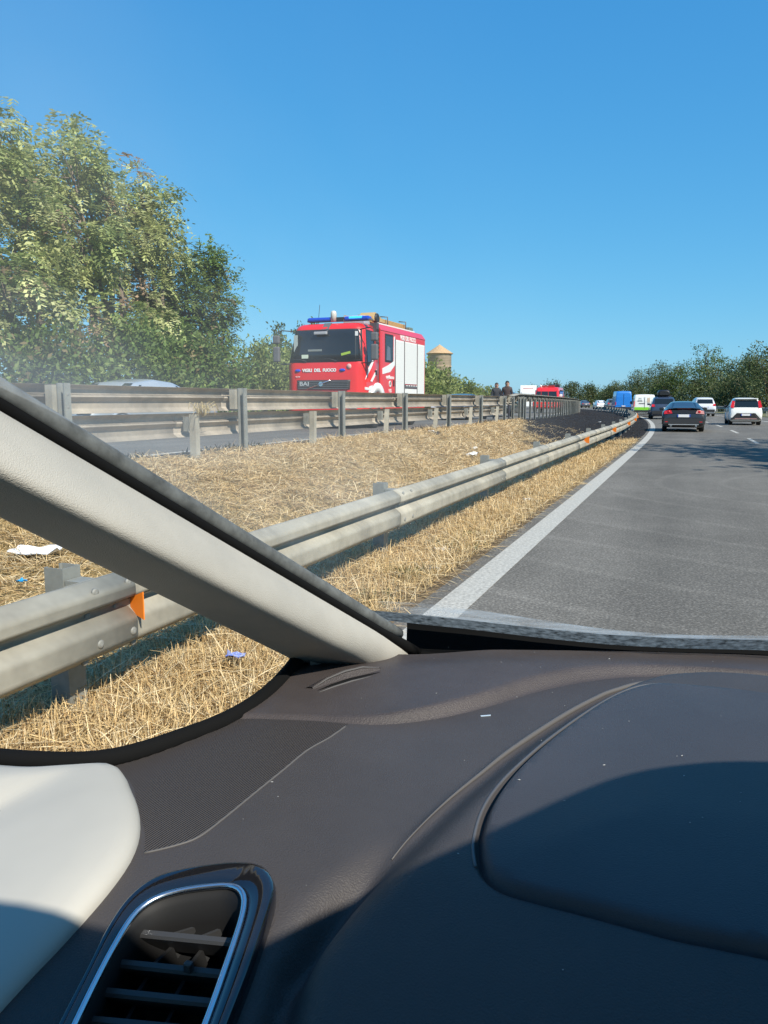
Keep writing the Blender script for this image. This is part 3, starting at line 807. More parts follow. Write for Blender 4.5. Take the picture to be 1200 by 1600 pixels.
for x in (-.86, .62):
    MB().lathe([(.002, -.045), (.05, -.04), (.085, -.02), (.095, .02)], 14, 'y', (0, 0, 0)).build('blue_flasher', blue_lamp, ft, (x, fy(x, 1.74) + .01, 1.735)).scale = (1.15, 1, .55)
MB().lathe([(.001, -.012), (.075, -.011), (.08, .0)], 18, 'y', (.84, fy(.84, 1.83) - .005, 1.84)).build('round_emblem', M('pink_emblem', (.7, .35, .33), .5), ft)
bump = front_panel('bumper', ((-1.24, 1.24, .42), (-1.24, 1.24, .9)), red_paint, ft, .10, 14, .12)
for x in (-.92, .92):
    MB().box((x, fy(x, .7) - .085, .7), (.42, .06, .2)).build('headlight', lamp_lens, ft, bevel=.02)
front_panel('bumper_stripe', ((-1.2, 1.2, .92), (-1.2, 1.2, 1.0)), white_paint, ft, .02)
# roof lights
lb = MB().box((-.30, .62, 3.27), (.94, .26, .13)).box((.87, .62, 3.27), (.82, .26, .13)).build('light_bar', blue_lamp, ft, bevel=.05)
MB().box((.84, .62, 3.28), (.5, .264, .11)).build('lit_flasher', blue_lit, lb, bevel=.045)
MB().box((.28, .62, 3.23), (2.1, .2, .05)).build('light_bar_base', grey_m, lb)
MB().box((.33, .6, 3.27), (.22, .2, .1)).build('siren', black_plastic, lb)
MB().lathe([(.09, 3.2), (.09, 3.44), (.075, 3.5), (.02, 3.52)], 14, 'z', (.12, .52, 0)).build('beacon', M('clear_beacon', (.55, .55, .5), .15), ft)
MB().prism([Vector((-.2, .16, 2.80)), Vector((.06, .16, 2.84)), Vector((.13, .34, 3.14)), Vector((-.1, .34, 3.14))], (0, .05, .0)).build('roof_camera_bracket', grey_m, ft)
MB().box((-.12, .10, 2.83), (.42, .1, .09)).build('roof_camera', M('grey_camera', (.35, .36, .38), .4), ft, bevel=.02)
MB().tube([(-.55, .8, 3.1), (-.48, .8, 3.75)], .008, 5).build('antenna', black_plastic, ft)
# mirrors on both sides
for sx in (-1, 1):
    for (z, h) in ((2.68, .25), (2.24, .46)):
        MB().box((sx * 1.62, .10, z), (.22, .12, h)).build('mirror', grey_m, ft, bevel=.04)
    MB().tube([(sx * 1.1, .26, 2.92), (sx * 1.45, .12, 2.95), (sx * 1.6, .1, 2.9), (sx * 1.6, .1, 1.98), (sx * 1.45, .1, 1.94), (sx * 1.15, .15, 1.94)], .018, 6).build('mirror_arm', black_plastic, ft)
# left flank of the cab (the side we see): panels stand a few millimetres proud
def side(name, poly, mat, parent, off=.006, th=.02, xw=None):
    A = [Vector(((xw if xw else W0(z)) + off, y, z)) for y, z in poly]
    return MB().prism(A, (-th, 0, 0)).build(name, mat, parent)
dr = side('cab_door', [(.30, 1.12), (1.16, 1.12), (1.16, 2.98), (.52, 2.98), (.34, 2.2)], red_paint, ft, .008)
side('door_window', [(.40, 1.98), (.52, 1.92), (1.0, 2.2), (1.04, 2.88), (.56, 2.9)], dark_glass, dr, .016)
side('door_window_frame', [(.36, 1.9), (.52, 1.84), (1.05, 2.14), (1.1, 2.93), (.54, 2.95)], black_plastic, dr, .012)
side('door_handle', [(.98, 1.62), (1.12, 1.62), (1.12, 1.76), (.98, 1.76)], black_plastic, dr, .02)
side('white_stripe', [(.22, 1.46), (.52, 1.86), (.78, 2.03), (.9, 2.1), (.86, 2.0), (.66, 1.8)], white_paint, dr, .014)
side('white_stripe', [(.62, 1.42), (.74, 1.4), (1.08, 1.66), (1.10, 1.78)], white_paint, dr, .014)
side('white_stripe', [(.2, 1.16), (.72, 1.15), (.72, 1.21), (.2, 1.24)], white_paint, dr, .014)
MB().box((1.10, 1.36, 2.1), (.22, .2, 2.2)).build('air_intake', M('dark_grey_intake', (.06, .062, .07), .5), ft)
for i in range(7):
    MB().box((1.215, 1.36, 2.2 + i * .13), (.02, .18, .06)).build('intake_rib', black_plastic, ft)
# body module
md = MB()
rings = []
for y in (1.48, 5.78):
    rings.append([Vector(p) for p in ((-1.25, y, .5), (1.25, y, .5), (1.25, y, 2.98), (1.27, y, 3.0), (1.12, y, 3.2), (-1.12, y, 3.2), (-1.27, y, 3.0), (-1.25, y, 2.98))])
body = md.loft(rings, True, True, False).build('body', red_paint, ft)
side('roof_edge_strip', [(1.6, 3.195), (5.0, 3.195), (5.0, 3.235), (1.6, 3.235)], white_paint, body, .0, .05, 1.13)
cd = side('crew_door', [(1.6, 1.06), (2.72, 1.06), (2.72, 2.95), (1.6, 2.95)], red_paint, ft, .008, .02, 1.25)
side('crew_window_frame', [(1.84, 2.04), (2.56, 2.04), (2.56, 2.92), (1.84, 2.92)], black_plastic, cd, .012, .02, 1.25)
side('crew_window', [(1.90, 2.10), (2.50, 2.10), (2.50, 2.86), (1.90, 2.86)], dark_glass, cd, .016, .02, 1.25)
side('crew_seat', [(1.96, 2.11), (2.32, 2.11), (2.28, 2.5), (2.05, 2.56)], M('blue_seat', (.10, .14, .19), .8), cd, .018, .01, 1.25)
side('white_sweep', [(1.62, 1.66), (2.3, 1.75), (2.72, 1.98), (2.72, 2.9), (2.62, 2.86), (2.60, 2.1), (2.1, 1.95), (1.62, 1.84)], white_paint, cd, .013, .02, 1.25)
side('door_handle', [(2.56, 1.3), (2.66, 1.3), (2.66, 1.5), (2.56, 1.5)], black_plastic, cd, .02, .02, 1.25)
rotS = (R(90), 0, R(90))
text('vigilfuoco', .15, white_letter, 'lettering', cd, (1.262, 2.28, 1.58), rotS, 1.25, .005)
MB().lathe([(.10, 0), (.10, .012), (.07, .014), (.07, 0)], 18, 'x', (1.258, 2.28, 1.37)).build('oval_emblem', white_letter, cd)
text('115', .15, white_letter, 'lettering', cd, (1.262, 2.28, 1.15), rotS, 1.1, .005)
text('VIGILI DEL FUOCO', .2, white_letter, 'lettering', body, (1.256, 4.0, 2.895), rotS, .92, .006)
# roller shutters: separate slats on each
for (a, b_, zb_) in ((2.80, 3.60, .98), (3.66, 4.90, 1.40), (4.96, 5.72, 1.02)):
    sh = side('roller_shutter', [(a, zb_), (b_, zb_), (b_, 2.80), (a, 2.80)], shutter_m, ft, .006, .02, 1.25)
    nsl = 26
    me = MB().box((0, 0, 0), (.012, (b_ - a) - .06, (2.78 - zb_) / nsl - .006)).mesh('shutter_slat'); me.materials.append(shutter_m)
    for i in range(nsl):
        link('shutter_slat', me, None, sh, (1.259, (a + b_) / 2, zb_ + (i + .5) * (2.78 - zb_) / nsl))
for (y, z0, z1) in ((2.765, .98, 2.82), (3.63, .98, 2.82), (4.93, 1.0, 2.82)):
    MB().box((1.255, y, (z0 + z1) / 2), (.03, .035, z1 - z0)).build('shutter_rail', grey_m, ft)
MB().box((1.26, 4.28, 1.32), (.05, 1.24, .10)).build('equipment_sill', grey_m, ft)
for i in range(5): MB().box((1.288, 3.8 + i * .24, 1.345), (.01, .09, .04)).build('sill_hole', shutter_m, ft)
side('lower_locker', [(3.66, .62), (4.90, .62), (4.90, 1.25), (3.66, 1.25)], shutter_m, ft, .008, .02, 1.25)
MB().box((1.30, 5.4, 1.0), (.14, .7, .06)).build('step', grey_m, ft)
for y in (3.2, 5.35):
    MB().box((1.26, y, .98), (.04, .7, .05)).build('sill_trim', grey_m, ft)
# wheel arch and wheels
def arch(y, mat):
    ring0 = []
    rings = []
    for k in range(13):
        a = math.pi * k / 12
        c, s_ = math.cos(a), math.sin(a)
        rings.append([Vector((1.19, y + c * .48, .62 + s_ * .48)), Vector((1.30, y + c * .5, .62 + s_ * .5)), Vector((1.31, y + c * .64, .62 + s_ * .76)), Vector((1.19, y + c * .66, .62 + s_ * .78))])
    return MB().loft(rings, True, True).build('wheel_arch', mat, ft)
arch(1.18, white_paint)
side('front_wing', [(.46, .95), (.7, .95), (.78, 1.3), (.5, 1.26)], white_paint, ft, .012)
def wheel(parent, x, y, r, w, out=1, n=20, loc=None):
    t = MB().lathe([(r * .6, -w / 2), (r * .93, -w / 2), (r, -w * .38), (r, w * .38), (r * .93, w / 2), (r * .6, w / 2)], n, 'x').build('wheel', rubber_m, parent, (x, y, r))
    MB().lathe([(.02, out * w * .36), (r * .2, out * w * .4), (r * .28, out * w * .28), (r * .56, out * w * .34), (r * .64, out * w * .5), (r * .62, 0)], n, 'x').build('rim', rim_m, t)
    return t
for sx in (-1, 1):
    for y in (1.18, 4.55):
        wheel(ft, sx * 1.08, y, .47, .3, sx)
MB().box((0, 3.2, .55), (.9, 5.0, .25)).build('chassis', black_plastic, ft)
# roof load
MB().box((.6, 1.15, 3.27), (.7, .45, .26)).build('roof_locker', alu_m, ft, bevel=.02)
ld = MB()
for x in (.15, .62):
    ld.box((x, 3.2, 3.40), (.06, 3.9, .11))
for i in range(12): ld.box((.385, 1.5 + i * .31, 3.40), (.42, .04, .04))
ld.build('ladder', wood_m, ft)
MB().box((.78, 2.9, 3.33), (.36, 3.2, .2)).build('roof_chest', wood_m, ft, bevel=.02)
MB().prism([Vector((.5, 1.5, 3.3)), Vector((.5, 2.6, 3.3)), Vector((.5, 2.2, 3.42)), Vector((.5, 1.7, 3.56))], (.5, 0, 0)).build('hose_cover', M('tan_canvas', (.45, .31, .14), .8), ft)
MB().lathe([(.12, -.12), (.15, -.1), (.15, .1), (.12, .12)], 14, 'x', (.95, 1.75, 3.38)).build('hose_reel', black_plastic, ft)
for y in (2.6, 4.3):
    MB().tube([(1.05, y, 3.2), (1.05, y, 3.5), (.8, y, 3.52)], .02, 6).build('ladder_bracket', grey_m, ft)
MB().box((.9, 4.9, 3.28), (.3, .35, .18)).build('roof_pump', M('green_grey_case', (.14, .18, .15), .6), ft, bevel=.03)
# rear lights
for sx in (-1, 1):
    MB().box((sx * 1.1, 5.79, 1.0), (.2, .03, .4)).build('tail_light', red_lens, ft)
# ------------------------------------------------------------------ cars, vans (local frame: y forward from the rear bumper, z up)
def paint(name, c, r=.3): return M(name, c, r, 0, .5, coat=.7)
def ring_of(st):
    y, zb, zl, zr, wb, wl, wr = st
    half = [(0, zb), (wb - .1, zb), (wb, zb + .07), (wl, zb + .45 * (zl - zb)), (wl + .005, zb + .75 * (zl - zb)), (wl - .02, zl), ((wl + wr) / 2 - .005, (zl + zr) / 2), (wr, zr - .045), (wr - .1, zr - .005), (wr * .45, zr + .012), (0, zr + .016)]
    return [Vector((x, y, z)) for x, z in half] + [Vector((-x, y, z)) for x, z in half[-2:0:-1]]
def interp_st(st, y):
    ys = [s[0] for s in st]
    return [y] + [float(np.interp(y, ys, [s[i] for s in st])) for i in range(1, 7)]
def x_at(st, y, z):
    r = ring_of(interp_st(st, y))[1:10]
    zs = [p.z for p in r]; xs = [p.x for p in r]
    return float(np.interp(z, zs, xs))
def y_rear(st, z):
    return float(np.interp(z, [s[3] for s in st if s[0] <= st_top(st)], [s[0] for s in st if s[0] <= st_top(st)]))
def st_top(st):
    m = max(s[3] for s in st); return [s[0] for s in st if s[3] == m][0]
def y_front(st, z):
    L_ = [s for s in st if s[0] >= st_top(st)][::-1]
    return float(np.interp(z, [s[3] for s in L_], [s[0] for s in L_]))
def vehicle(name, label, cat, X, Y, rz, st, body_m, wheels, wr, group, z=0.0, tread=.8, mirrors=True):
    v = empty(name, label, cat, (X, Y, z), rz, group)
    ys = sorted(set([s[0] for s in st] + [s for s in np.arange(st[0][0], st[-1][0], .25)]))
    MB().loft([ring_of(interp_st(st, y)) for y in ys]).build('body', body_m, v)
    for y in wheels:
        for sx in (-1, 1):
            wheel(v, sx * (tread - .09), y, wr, .2, sx, 18)
            rings = []
            for k in range(9):
                a = math.pi * k / 8
                rings.append([Vector((sx * (tread - .02), y + math.cos(a) * (wr + .01), wr + math.sin(a) * (wr + .01))), Vector((sx * (tread + .035), y + math.cos(a) * (wr + .01), wr + math.sin(a) * (wr + .01))), Vector((sx * (tread + .03), y + math.cos(a) * (wr + .07), wr + math.sin(a) * (wr + .07))), Vector((sx * (tread - .02), y + math.cos(a) * (wr + .08), wr + math.sin(a) * (wr + .08)))])
            MB().loft(rings).build('wheel_arch', body_m, v)
    return v
def rear(v, st, name, poly, mat, off=.012, th=.03, parent=None, front=False):
    f = y_front if front else y_rear
    sg = 1 if front else -1
    A = []
    n = len(poly)
    for i in range(n):
        p, q = poly[i], poly[(i + 1) % n]
        for t in (0, .34, .67):
            x = p[0] + (q[0] - p[0]) * t; zz = p[1] + (q[1] - p[1]) * t
            A.append(Vector((x, f(st, zz) + sg * off, zz)))
    return MB().prism(A, (0, -sg * th, 0)).build(name, mat, parent or v)
def flank(v, st, name, poly, mat, off=.008, th=.03, parent=None):
    for sx in (-1, 1):
        A = [Vector((sx * (x_at(st, y, zz) + off), y, zz)) for y, zz in poly]
        MB().prism(A, (-sx * th, 0, 0)).build(name, mat, parent or v)
def plate(v, st, z, w=.52, h=.11, off=.03, front=False, y=None):
    f = y_front if front else y_rear
    yy = (f(st, z) + (off if front else -off)) if y is None else y
    p = MB().box((0, yy, z), (w, .02, h)).build('number_plate', plate_m, v)
    for sx in (-1, 1): MB().box((sx * (w / 2 - .022), yy + (.003 if front else -.003), z), (.044, .02, h * .98)).build('plate_band', plate_blue, p)
def mirror(v, st, y, z, mat):
    for sx in (-1, 1):
        x = x_at(st, y, z)
        MB().box((sx * (x + .1), y, z + .03), (.2, .1, .14)).build('door_mirror', mat, v, bevel=.03)
GQ = 'traffic queueing in our carriageway'
# black coupe in the left lane
ST = [(0, .36, .5, .62, .62, .78, .7), (.05, .27, .66, .9, .76, .85, .76), (.14, .2, .8, .98, .8, .875, .72), (.5, .18, .84, 1.03, .82, .88, .68), (1.35, .16, .88, 1.25, .82, .88, .56), (1.9, .16, .88, 1.29, .82, .88, .55), (2.5, .16, .88, 1.2, .82, .88, .57), (3.1, .17, .84, .93, .82, .88, .7), (4.0, .2, .68, .74, .78, .84, .68), (4.4, .32, .5, .58, .6, .7, .55)]
blk = paint('black_paint', (.022, .024, .028), .3)
X, Y, _ = rp(35.2, -.1)
c = vehicle('car', 'black coupe with a white number plate, nearest car in the left lane', 'car', X, Y, rhead(35), ST, blk, (.95, 3.45), .32, GQ, tread=.84)
rw = rear(c, ST, 'rear_window', [(-.50, 1.045), (.50, 1.045), (.46, 1.235), (-.46, 1.235)], dark_glass)
MB().box((0, .12, 1.015), (1.36, .2, .028)).build('spoiler', blk, c, bevel=.01)
MB().box((0, .10, .985), (.55, .03, .02)).build('brake_light', red_lens, c)
rear(c, ST, 'tailgate_panel', [(-.62, .79), (.62, .79), (.6, .955), (-.6, .955)], M('dark_tailgate', (.012, .012, .014), .4), .016)
for sx in (-1, 1):
    tl = rear(c, ST, 'tail_light', [(sx * .46, .79), (sx * .80, .76), (sx * .78, .9), (sx * .52, .93)], red_lens if sx < 0 else pink_lens, .022)
    MB().lathe([(.002, -.01), (.055, -.008), (.06, .0)], 14, 'y', (sx * .6, y_rear(ST, .85) - .024, .85)).build('lamp_ring', red_lens, tl)
    rear(c, ST, 'bumper_reflector', [(sx * .62, .42), (sx * .74, .42), (sx * .74, .45), (sx * .62, .45)], red_lens, .02)
    MB().tube([(sx * .5, -.04, .27), (sx * .5, .25, .27)], .045, 10).build('exhaust_pipe', chrome_m, c)
plate(c, ST, .69, .52, .115)
rear(c, ST, 'bumper', [(-.8, .36), (.8, .36), (.8, .56), (-.8, .56)], M('matt_black_bumper', (.03, .031, .034), .5), .018, .05)
MB().box((0, -.03, .325), (1.2, .03, .03)).build('bumper_trim', M('silver_trim', (.5, .5, .5), .35, .5), c)
flank(c, ST, 'side_window', [(.75, .99), (1.4, 1.17), (2.2, 1.17), (2.75, .95)], dark_glass)
mirror(c, ST, 2.55, .93, blk)
rear(c, ST, 'windscreen', [(-.58, .97), (.58, .97), (.5, 1.17), (-.5, 1.17)], dark_glass, front=True)
# white hatchback
ST = [(0, .36, .48, .58, .62, .74, .66), (.05, .28, .62, .86, .72, .80, .74), (.12, .2, .8, .98, .76, .82, .74), (.34, .18, .9, 1.40, .78, .825, .60), (.55, .17, .92, 1.46, .78, .825, .60), (1.3, .17, .92, 1.49, .78, .825, .60), (2.1, .17, .9, 1.43, .78, .825, .58), (2.75, .18, .9, 1.0, .78, .82, .68), (3.3, .2, .78, .84, .74, .78, .64), (3.5, .33, .52, .6, .58, .66, .5)]
wht = paint('pearl_white_paint', (.72, .72, .69), .3)
X, Y, _ = rp(46.4, 3.45)
c = vehicle('car', 'small white hatchback with tall red tail lights in the right lane', 'car', X, Y, rhead(46) + R(-1), ST, wht, (.62, 2.95), .29, GQ, tread=.8)
rear(c, ST, 'rear_window', [(-.60, .97), (.60, .97), (.545, 1.35), (-.545, 1.35)], dark_glass)
MB().box((0, .36, 1.435), (1.16, .34, .05)).build('roof_spoiler', wht, c, bevel=.02)
for sx in (-1, 1):
    rear(c, ST, 'tail_light', [(sx * .62, .93), (sx * .79, .98), (sx * .70, 1.34), (sx * .575, 1.32)], red_lens, .03, .09)
    MB().prism([Vector((sx * .36, -.02, .66)), Vector((sx * .46, -.02, .66)), Vector((sx * .78, .0, .30)), Vector((sx * .64, -.02, .30))], (0, .05, 0)).build('bumper_trim', black_plastic, c)
dfp = MB().prism([Vector((-.66, -.012, .33)), Vector((.66, -.012, .33)), Vector((.42, -.012, .655)), Vector((-.42, -.012, .655))], (0, .05, 0)).build('bumper_insert', black_plastic, c)
MB().box((0, -.03, .36), (1.1, .03, .05)).build('lower_trim', M('dusky_pink_trim', (.3, .18, .17), .5), dfp)
plate(c, ST, .57, .5, .11, y=-.03)
flank(c, ST, 'side_window', [(.62, .98), (.75, 1.36), (1.9, 1.38), (2.5, .98)], dark_glass)
mirror(c, ST, 2.35, .98, black_plastic)
rear(c, ST, 'windscreen', [(-.62, 1.02), (.62, 1.02), (.55, 1.38), (-.55, 1.38)], dark_glass, front=True)
MB().tube([(.0, 1.0, 1.5), (0, .8, 1.68)], .006, 5).build('aerial', black_plastic, c)
# dark car with roof box
SUV = [(0, .4, .55, .68, .66, .82, .74), (.06, .3, .75, 1.0, .78, .88, .8), (.14, .24, .9, 1.08, .82, .9, .78), (.36, .22, .98, 1.5, .84, .905, .66), (.6, .22, 1.0, 1.6, .84, .905, .66), (1.6, .22, 1.0, 1.64, .84, .905, .66), (2.6, .22, .98, 1.58, .84, .905, .64), (3.3, .23, .98, 1.08, .84, .9, .76), (4.1, .26, .86, .93, .8, .86, .72), (4.4, .4, .6, .7, .66, .74, .58)]
def estate(label, X, Y, rz, body_m, name='car', z=0.0, group=GQ, sc=1.0, facing=False):
    c = vehicle(name, label, 'car', X, Y, rz, SUV, body_m, (.85, 3.5), .34, group, z, .88)
    rear(c, SUV, 'rear_window', [(-.66, 1.1), (.66, 1.1), (.60, 1.47), (-.60, 1.47)], dark_glass)
    for sx in (-1, 1):
        rear(c, SUV, 'tail_light', [(sx * .60, .92), (sx * .85, .9), (sx * .84, 1.08), (sx * .66, 1.07)], red_lens, .022, .06)
        rear(c, SUV, 'headlight', [(sx * .5, .72), (sx * .8, .74), (sx * .78, .88), (sx * .55, .84)], lamp_lens, .02, .05, front=True)
    plate(c, SUV, .8)
    plate(c, SUV, .55, front=True)
    rear(c, SUV, 'bumper', [(-.8, .4), (.8, .4), (.8, .6), (-.8, .6)], black_plastic, .018, .05)
    rear(c, SUV, 'grille', [(-.45, .62), (.45, .62), (.42, .7), (-.42, .7)], black_plastic, .018, .05, front=True)
    flank(c, SUV, 'side_window', [(.6, 1.08), (.75, 1.46), (2.4, 1.5), (3.05, 1.08)], dark_glass)
    rear(c, SUV, 'windscreen', [(-.68, 1.12), (.68, 1.12), (.58, 1.52), (-.58, 1.52)], dark_glass, front=True)
    mirror(c, SUV, 2.8, 1.05, body_m)
    return c
X, Y, _ = rp(59.6, -.2)
navy = paint('navy_paint', (.03, .045, .08), .3)
c = estate('dark blue estate car carrying a black roof box, behind the black coupe', X - .02, Y, rhead(60), navy)
rb = MB().loft([[Vector((x * k, y, z0 + (zz - z0) * kz)) for x, zz in ((-.38, z0), (.38, z0), (.42, z0 + .2), (.3, z0 + .37), (-.3, z0 + .37), (-.42, z0 + .2))] for y, k, kz, z0 in ((.55, .8, .75, 1.75), (.7, 1, 1, 1.75), (2.2, 1, 1, 1.75), (2.6, .8, .6, 1.75))]).build('roof_box', M('black_roof_box', (.02, .02, .022), .35), c)
for y in (.9, 2.0): MB().box((0, y, 1.70), (1.2, .05, .1)).build('roof_bar', black_plastic, c)
# silver estate in the right lane
X, Y, _ = rp(72, 4.05)
estate('silver estate car in the right lane, further on than the white hatchback', X, Y, rhead(72), paint('silver_paint', (.55, .57, .6), .35))
# white and green van
VAN = [(0, .42, .6, .75, .74, .86, .84), (.02, .3, .9, 1.4, .8, .9, .86), (.08, .28, 1.1, 1.8, .84, .91, .80), (.16, .26, 1.15, 1.86, .84, .915, .78), (2.2, .26, 1.15, 1.88, .84, .915, .78), (3.0, .26, 1.12, 1.84, .84, .91, .74), (3.6, .28, 1.05, 1.2, .82, .88, .78), (4.2, .32, .9, .98, .78, .82, .7), (4.4, .42, .6, .75, .66, .7, .6)]
vw = paint('van_white_paint', (.74, .75, .72), .35)
X, Y, _ = rp(70, -1.05)
c = vehicle('van', 'white delivery van with a bright green band across its rear doors', 'van', X, Y, rhead(70), VAN, vw, (.9, 3.6), .33, GQ, tread=.88)
green_m = M('bright_green_film', (.2, .55, .03), .45)
dd = rear(c, VAN, 'rear_door', [(-.74, .62), (.74, .62), (.72, 1.74), (-.72, 1.74)], vw, .012)
rear(c, VAN, 'green_band', [(-.82, .56), (.82, .56), (.82, .80), (-.82, .80)], green_m, .022, .03)
MB().box((0, -.02, 1.2), (.02, .03, 1.0)).build('door_seam', grey_m, dd)
MB().box((-.22, -.012, 1.12), (.5, .03, .05)).build('dark_strip', grey_m, dd)
rear(c, VAN, 'picture_panel', [(.2, 1.2), (.42, 1.2), (.42, 1.6), (.2, 1.6)], M('pale_brown_print', (.5, .4, .3), .6), .026, .03, dd)
for i in range(4): MB().box((-.38, -.012 + .03 * (i > 1), 1.32 + i * .09), (.42 - .06 * i, .03, .022)).build('printed_line', M('grey_print', (.45, .45, .43), .6), dd)
for sx in (-1, 1): rear(c, VAN, 'tail_light', [(sx * .82, .85), (sx * .9, .85), (sx * .88, 1.3), (sx * .81, 1.3)], red_lens, .03, .06)
rear(c, VAN, 'bumper', [(-.86, .38), (.86, .38), (.86, .54), (-.86, .54)], black_plastic, .03, .06)
flank(c, VAN, 'side_window', [(2.6, 1.2), (2.6, 1.68), (3.1, 1.68), (3.5, 1.2)], dark_glass)
flank(c, VAN, 'side_panel', [(.3, .5), (.3, 1.1), (2.4, 1.1), (2.4, .5)], M('dark_side_film', (.05, .06, .06), .4))
mirror(c, VAN, 3.3, 1.2, black_plastic)
# further cars in the queue
def small_sedan(label, X, Y, rz, m, group=GQ, z=0.0, name='car'):
    SD = [(0, .38, .52, .64, .66, .8, .72), (.06, .28, .7, .95, .78, .86, .78), (.3, .22, .86, 1.03, .82, .88, .74), (.75, .2, .9, 1.12, .82, .885, .70), (1.45, .2, .92, 1.40, .82, .885, .60), (2.1, .2, .92, 1.45, .82, .885, .6), (2.8, .2, .92, 1.36, .82, .885, .6), (3.45, .2, .9, .98, .82, .88, .74), (4.2, .24, .76, .82, .78, .84, .7), (4.5, .36, .56, .64, .62, .7, .55)]
    c = vehicle(name, label, 'car', X, Y, rz, SD, m, (.9, 3.6), .32, group, z, .86)
    rear(c, SD, 'rear_window', [(-.6, 1.1), (.6, 1.1), (.54, 1.36), (-.54, 1.36)], dark_glass)
    rear(c, SD, 'windscreen', [(-.64, 1.02), (.64, 1.02), (.55, 1.34), (-.55, 1.34)], dark_glass, front=True)
    for sx in (-1, 1):
        rear(c, SD, 'tail_light', [(sx * .55, .8), (sx * .82, .78), (sx * .8, .92), (sx * .58, .93)], red_lens, .022, .05)
        rear(c, SD, 'headlight', [(sx * .5, .64), (sx * .8, .66), (sx * .78, .78), (sx * .55, .74)], lamp_lens, .02, .05, front=True)
    plate(c, SD, .72)
    plate(c, SD, .5, front=True)
    flank(c, SD, 'side_window', [(.95, 1.02), (1.4, 1.3), (2.7, 1.3), (3.2, 1.0)], dark_glass)
    mirror(c, SD, 3.0, .98, m)
    return c, SD
estate('dark grey car between the blue van and the white delivery van', -4.35, 80, rhead(81), paint('graphite_paint', (.07, .075, .085), .35))
BV = [(0, .45, .65, .9, .8, .95, .92), (.02, .34, 1.0, 1.9, .86, .98, .92), (.06, .3, 1.3, 2.45, .9, 1.0, .86), (.16, .3, 1.3, 2.52, .9, 1.0, .84), (3.8, .3, 1.3, 2.55, .9, 1.0, .84), (4.6, .3, 1.25, 2.4, .9, .98, .76), (5.2, .32, 1.1, 1.25, .88, .94, .8), (5.8, .42, .7, .9, .78, .82, .7)]
bp_ = paint('blue_van_paint', (.015, .17, .55), .35)
c = vehicle('van', 'tall bright blue van further up the queue near the bend', 'van', -7.75, 100, rhead(100), BV, bp_, (1.0, 4.8), .36, GQ, tread=.95)
rear(c, BV, 'rear_door', [(-.84, .8), (.84, .8), (.80, 2.3), (-.80, 2.3)], bp_, .012)
MB().box((0, -.02, 1.5), (.02, .03, 1.4)).build('door_seam', black_plastic, c)
rear(c, BV, 'bumper', [(-.92, .36), (.92, .36), (.92, .6), (-.92, .6)], black_plastic, .03, .06)
for sx in (-1, 1): rear(c, BV, 'tail_light', [(sx * .9, .85), (sx * .99, .85), (sx * .97, 1.2), (sx * .89, 1.2)], red_lens, .03, .06)
plate(c, BV, .72)
flank(c, BV, 'side_window', [(3.9, 1.35), (3.9, 2.1), (4.5, 2.1), (4.95, 1.35)], dark_glass)
estate('dark grey estate car just left of the tall blue van', -10.6, 119, rhead(119), paint('slate_paint', (.11, .115, .125), .35))
small_sedan('white saloon in the distance left of the blue van', -13.4, 130, rhead(130), paint('bright_white_paint', (.78, .78, .76), .3))
small_sedan('dark saloon farthest up the road beside the small white sign', -19.6, 160, rhead(160), paint('dusk_paint', (.06, .065, .08), .3))
# opposite carriageway, facing us
GO = 'vehicles standing in the opposite carriageway'
cc_, _ = small_sedan('silver car mostly hidden behind the barrier, only its roof in view', -11.9, 16.6, R(180), paint('silver_grey_paint', (.30, .34, .38), .3), GO, .46)
cc_.scale.z = .92
cc_, _ = small_sedan('dark blue car behind the barrier, right of the large fire engine', -10.1, 37.6, R(180), paint('dark_blue_paint', (.02, .03, .045), .5), GO, .42)
cc_.scale.z = .84
small_sedan('dark car standing behind the two people at the barrier', -10.3, 47.5, R(180), paint('dark_green_paint', (.04, .05, .05), .3), GO, .41)
# white box lorry
bx = empty('box_truck', 'white box truck standing on the opposite carriageway right of the two people', 'truck', (-19.6, 100.0, .28), rhead(100), GO)
MB().box((0, 1.0, 1.3), (2.0, 1.8, 2.0), taper=.9).build('cab', white_paint, bx, bevel=.1)
MB().box((0, .08, 1.62), (1.7, .06, .6)).build('windscreen', dark_glass, bx, bevel=.03)
cargo = MB().box((0, 4.6, 2.0), (2.1, 5.0, 2.2)).build('cargo_box', M('cargo_white', (.8, .8, .8), .4), bx, bevel=.03)
MB().box((0, 2.088, 2.72), (1.3, .02, .1)).build('red_lettering_strip', M('faded_red_print', (.55, .2, .16), .5), cargo)
MB().box((0, 3.6, .62), (.9, 6.6, .25)).build('chassis', black_plastic, bx)
for sx in (-1, 1):
    for y in (1.0, 5.6): wheel(bx, sx * .9, y, .42, .24, sx, 16)
    MB().box((sx * .75, .08, .75), (.3, .06, .16)).build('headlight', lamp_lens, bx)
    MB().box((sx * 1.2, .5, 1.6), (.14, .1, .4)).build('mirror', black_plastic, bx)
